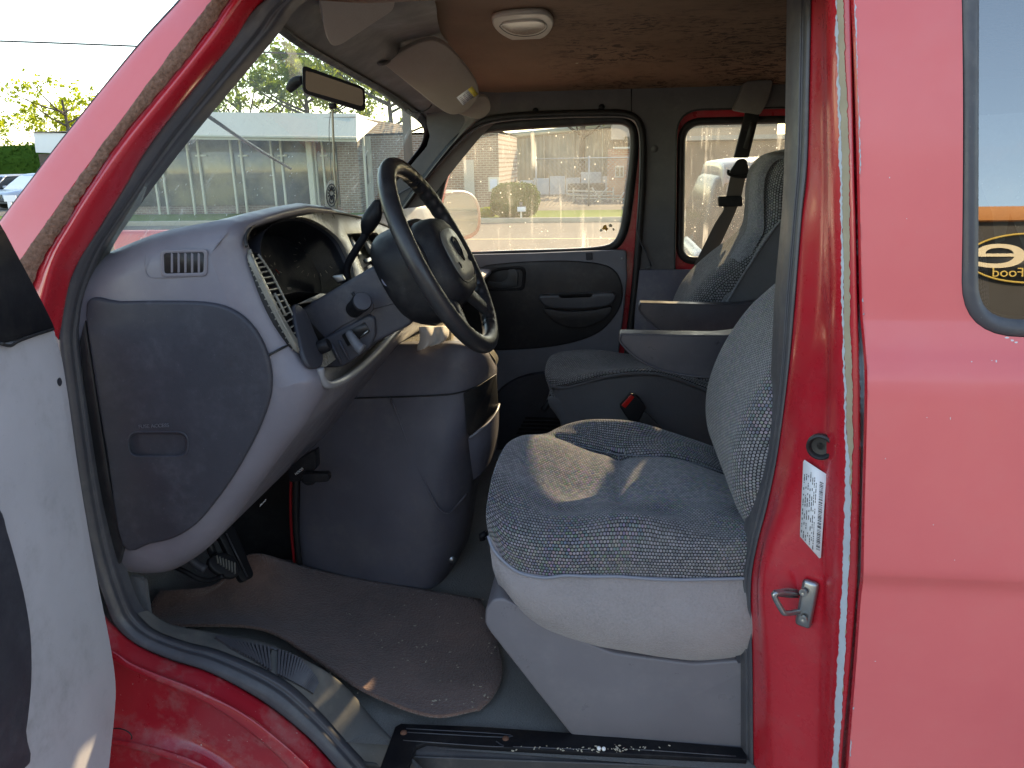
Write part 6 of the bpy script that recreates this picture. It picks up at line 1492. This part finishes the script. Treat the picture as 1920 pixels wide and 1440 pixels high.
# left: hedge, box sign and parked cars
hd = bush('hedge', (-33.5, 41.5, 0), 9.5, 1.3, 3.1, 'd', 'long dark green hedge behind the silver car', 8, 9000, .09, 'hedge')
bs = bpy.data.objects.new('box_sign', None); COL.objects.link(bs); bs.location = (P(96, 290, 36).x, 36, 0); bpy.context.view_layer.update(); tag(bs, 'white flat topped box sign on a dark post above the hedge', 'sign')
sb = slab('sign_box', [P(x, y, 36) for x, y in [(62, 248), (190, 252), (190, 290), (67, 286)]], (0, 1.2, 0), simple('pale_sign_face', (.62, .64, .64), .6, var=.03), bs, .01)
bx2('sign_cap', 61, 192, 244, 249, 35.9, 1.4, simple('brown_cap', (.16, .13, .11), .7), bs); bx2('sign_post', 92, 99, 288, 400, 36.3, .3, bark, bs)
def car(name, base, rz, paint_, label, L=4.7, W=1.8, H=1.65, van=False, cat='car', group=None, plate_=True):
    t = bpy.data.objects.new(name, None); COL.objects.link(t); bpy.context.view_layer.update(); tag(t, label, cat, group)
    gls = bpy.data.materials.get('car_window') or (lambda m: (m[2].inputs['Base Color'].default_value.__setitem__(slice(0, 4), (.05, .06, .07, 1)), m[2].inputs['Roughness'].__setattr__('default_value', .25), m[2].inputs['Specular IOR Level'].__setattr__('default_value', .1), m[0])[2])(nmat('car_window'))
    def shell(name, secs, mat, par, k=3):
        rows_ = [[Vector((x, s * w_, z)) for (s, w_, z) in sec] for x, sec in secs]; me = grid(dense(rows_, k, 2, True), closed=True, cap=True); fixn(me); o = ob(name, me, mat, par); return o
    def sec(w_, z0, z1, tuck=.88): return [(1, w_ * .9, z0), (1, w_, z0 + (z1 - z0) * .35), (1, w_ * .98, z0 + (z1 - z0) * .75), (1, w_ * tuck, z1), (1, w_ * .4, z1 + .02), (-1, w_ * .4, z1 + .02), (-1, w_ * tuck, z1), (-1, w_ * .98, z0 + (z1 - z0) * .75), (-1, w_, z0 + (z1 - z0) * .35), (-1, w_ * .9, z0)]
    h = W / 2; b = .58 * H
    shell('body', [(-L / 2, sec(h * .86, .35, b * .86)), (-L / 2 + .15, sec(h * .97, .26, b * .97)), (-L * .3, sec(h, .22, b)), (0, sec(h, .22, b)), (L * .22, sec(h, .22, b * .99)), (L * .36, sec(h * .99, .22, b * .93)), (L / 2 - .15, sec(h * .95, .26, b * .84)), (L / 2, sec(h * .84, .34, b * .74))], paint_, t)
    back = -L * .48 if van else -L * .42
    cab = shell('cabin', [(back, sec(h * .86, b * .9, H * .78, .8)), (back + .25, sec(h * .90, b * .9, H * .96, .82)), (-L * .15, sec(h * .9, b * .9, H, .82)), (L * .08, sec(h * .9, b * .9, H * .98, .82)), (L * .20, sec(h * .9, b * .9, H * .80, .82)), (L * .29, sec(h * .9, b * .9, b * 1.02, .85))], gls, t)
    shell('roof', [(back + .12, sec(h * .80, H * .86, H * .96, .8)), (back + .3, sec(h * .80, H * .9, H + .01, .84)), (-L * .1, sec(h * .80, H * .95, H + .025, .84)), (L * .07, sec(h * .80, H * .95, H + .005, .84)), (L * .13, sec(h * .78, H * .92, H * .93, .84))], paint_, t)
    for s in (1, -1):
        for x0_, x1_ in ((L * .09, L * .27), (-L * .08, -L * .08), (back + .2, back + .1)):
            tube('pillar', [(x0_, s * h * .78, H * .97), (x1_, s * h * .92, b)], .035, paint_, t, 6)
        for x_ in (-L * .3, L * .31):
            wh = lathe('wheel', [(.0, .05), (.18, .04), (.20, .0), (.33, .0), (.34, .04), (.34, .18), (.0, .20)], (x_, s * (h - .02), .34), (0, -s, 0), wm_, t, 22)
            lathe('rim', [(.0, -.01), (.05, -.012), (.19, .0), (.205, .01)], (x_, s * (h - .02), .34), (0, -s, 0), M['chrome'], wh, 18)
        lathe('headlight', [(.0, .05), (.09, .04), (.12, .0), (.12, -.08)], (L / 2 - .06, s * h * .66, b * .64), (1, s * .25, .1), simple('headlamp', (.75, .76, .75), .1), t, 16)
        box('tail_light', (-L / 2 + .03, s * h * .84, b * .78), (.08, .16, .26), M['redp'], t, .02)
        box('wing_mirror', (L * .17, s * (h + .08), b * 1.08), (.12, .18, .12), paint_, t, .03)
    gr = box('grille', (L / 2 + .0, 0, b * .62), (.05, W * .42, .22), M['rubberd'], t, .02)
    for i in range(9): box('grille_bar', (L / 2 + .03, (-.5 + i / 8) * W * .38, b * .62), (.02, .02, .20), M['chrome'], gr)
    box('bumper', (L / 2 - .02, 0, .40), (.16, W * .9, .16), M['dark'], t, .04); box('bumper', (-L / 2 + .02, 0, .42), (.16, W * .92, .16), M['dark'], t, .04)
    if plate_: box('number_plate', (L / 2 + .065, 0, .45), (.01, .32, .14), M['white'], t, .002)
    t.location = base; t.rotation_euler = (0, 0, rz); return t
silver = paint('silver_blue_paint', (.32, .36, .42), .35, .8, dirt=.05); whitep = paint('white_car_paint', (.62, .64, .66), .3, .6, dirt=.1)
gc = G(34, 391); car('parked_car', (gc.x + .2, gc.y + 1.6, 0), R(-105), silver, 'silver blue car parked facing the street in front of the hedge', 4.7, 1.85, 1.5)
car('parked_car', (gc.x - 3.0, gc.y + 3.2, 0), R(-105), silver, 'pale car cut by the left edge of the picture beside the silver one', 4.6, 1.8, 1.45)
# white post sign in front of the silver car
ws_ = bpy.data.objects.new('yard_sign', None); COL.objects.link(ws_); gq = G(22, 396); ws_.location = gq; bpy.context.view_layer.update(); tag(ws_, 'small white yard sign on a post in front of the silver car', 'sign')
bx2('sign_panel', 8, 29, 366, 378, gq.y, .04, M['white'], ws_); bx2('post', 17, 20.5, 378, 398, gq.y, .04, M['white'], ws_)
# vehicle standing close beyond the quarter window
car('parked_van', (P(1292, 400, 7.0).x + 2.45, 7.4, 0), 0, paint('grey_van_paint', (.22, .235, .25), .35, .5, dirt=.1), 'white van with dark windows and a red tail lamp parked just beyond the van', 4.9, 1.9, 1.66, True, 'van')
hs_ = bpy.data.objects.new('brown_house', None); COL.objects.link(hs_); hs_.location = (14, 27, 0); bpy.context.view_layer.update(); tag(hs_, 'brown brick house with a pale flat roof behind the white van', 'building')
bx2('wall', 1268, 1520, 262, 392, 27, 7, simple('brown_render', (.24, .17, .13), .9), hs_); bx2('roof', 1262, 1530, 250, 264, 26.7, 7.6, simple('grey_roof', (.38, .37, .35), .8), hs_)
w3 = bx2('window', 1318, 1344, 308, 326, 26.93, .1, wpaint, hs_); bx2('pane', 1321, 1341, 311, 323, 26.88, .08, shopg, w3)

# passenger side mirror outside the far window
MNn = (.90, -.44, 0.02); MP0 = P(865, 405, 3.26)
mo_ = [PP(x, y, MP0, MNn) for x, y in crp([(829, 366), (845, 358), (872, 357), (892, 368), (902, 392), (903, 420), (897, 438), (882, 448), (855, 453), (835, 455), (828, 430), (827, 395)], 4)]
cream = simple('cream_mirror_shell', (.28, .23, .15), .4)
ms = slab('side_mirror', mo_, (-.07, .05, 0), cream, b=.012)
mgl, t_, p_ = nmat('side_mirror_glass'); p_.inputs['Metallic'].default_value = 1; p_.inputs['Roughness'].default_value = .03; p_.inputs['Base Color'].default_value = (.8, .78, .68, 1)
ob('mirror_glass', mesh([PP(x, y, MP0 + Vector(MNn) * .004, MNn) for x, y in crp([(834, 371), (848, 364), (870, 363), (887, 372), (895, 394), (896, 418), (890, 433), (876, 441), (852, 446), (836, 447), (832, 425), (831, 395)], 4)], [tuple(range(48))]), mgl, ms, False)
tube('mirror_bracket', [P(828, 440, 3.2), P(815, 452, 3.1), P(800, 460, 3.03)], .016, M['rubberd'], ms, 8)
# air freshener on its cord
af = slab('air_freshener', [P(x, y, 1.78) for x, y in crp([(621, 338), (628, 341), (634, 352), (634, 372), (630, 389), (620, 391), (611, 389), (609, 372), (611, 352), (616, 341)], 4)], (0, .004, 0), simple('cream_disc', (.42, .40, .33), .6), None, .001)
tag(af, 'oval cream and black hanging air freshener below the rear view mirror', 'air freshener')
inkm = M['ink']
for a0 in range(0, 360, 30):
    c_ = math.cos(R(a0)); s_ = math.sin(R(a0)); tube('print', [P(621.5 + 3.2 * c_, 362 + 5 * s_, 1.778), P(621.5 + 7.2 * c_, 362 + 13 * s_, 1.778)], .0014, inkm, af, 5)
tube('print', [P(621.5 + 4 * math.cos(R(a)), 376 + 5 * math.sin(R(a)), 1.778) for a in range(0, 361, 30)], .0013, inkm, af, 5)
tube('print', [P(621.5 + 9.5 * math.cos(R(a)), 366 + 21 * math.sin(R(a)), 1.778) for a in range(0, 361, 15)], .001, inkm, af, 5)
tube('cord', [P(623, 202, 1.75), P(625, 260, 1.765), P(627, 320, 1.775), P(629, 342, 1.78), P(631, 392, 1.78)], .0026, simple('cream_cord', (.6, .55, .38), .7), af, 6, k=3)
tube('cord', [P(621, 202, 1.75), P(617, 240, 1.765), P(619, 290, 1.775), P(622, 338, 1.78)], .0009, simple('thin_string', (.25, .25, .22), .7), af, 5, k=3)
# solid rod standing in for a line reflected in the windscreen
wa_ = tube('reflected_line_rod', [wsp(382, 212, .02), wsp(440, 252, .02), wsp(500, 290, .02), wsp(545, 316, .012)], .004, M['rubber'], ROOT, 6)

# ------------------------------------------------------------------ behind the photographer: the shop mirrored in the rear side glass
sp2 = bpy.data.objects.new('shop_front', None); COL.objects.link(sp2); sp2.location = (9, -15, 0); bpy.context.view_layer.update(); tag(sp2, 'dark shop front with orange band and oval sign, mirrored in the rear window', 'building')
NSK = None
def mirror_ray(px, py):
    p = skinP(px, py); e = .01
    dz = .145; n = Vector((0, -1, dz)).normalized(); d = (p - EYE).normalized(); return p, d - 2 * d.dot(n) * n
def MB(px, py, Y):
    p, d = mirror_ray(px, py); return p + d * ((Y - p.y) / d.y)
YK = -13.0
dk_ = simple('dark_shop_fascia', (.035, .033, .03), .7, var=.3, sc=3)
z390, z416, z560, z600 = (MB(1880, y, YK).z for y in (390, 416, 565, 600))
xc = MB(1885, 480, YK).x
box('wall', (xc, YK - 3, z416 / 2), (26, 6, z416 - .0), dk_, sp2); box('orange_band', (xc, YK - 2.9, (z390 + z416) / 2), (26.2, 6.1, z390 - z416), simple('orange_band_paint', (.50, .20, .05), .6), sp2)
ec = MB(1930, 485, YK + .02); ew = abs(MB(1850, 485, YK).x - MB(1930, 485, YK).x); eh = abs(MB(1930, 440, YK).z - MB(1930, 532, YK).z) / 2
ovp = [Vector((ec.x + math.cos(R(a)) * ew * 1.5, YK + .06, ec.z + math.sin(R(a)) * eh)) for a in range(0, 361, 8)]
gold = simple('gold_line', (.60, .42, .08), .5); creaml = simple('cream_letters', (.72, .62, .42), .5)
ovl = slab('oval_sign', ovp[:-1], (0, -.05, 0), simple('black_sign', (.012, .016, .018), .5), sp2, 0)
tube('oval_rim', [p + Vector((0, .02, 0)) for p in ovp], .02, gold, ovl, 6); 
# the reflected word runs backwards, so it is written the right way round on the wall
text('lettering', 'e', eh * 2.1, (MB(1872, 474, YK).x, YK + .08, MB(1872, 474, YK).z), (-1, 0, 0), (0, 0, 1), creaml, ovl, 2.3, .01)
text('lettering', 'Food', eh * .52, (MB(1885, 513, YK).x, YK + .10, MB(1885, 513, YK).z), (-1, 0, 0), (0, 0, 1), gold, ovl, 1.15, .01)
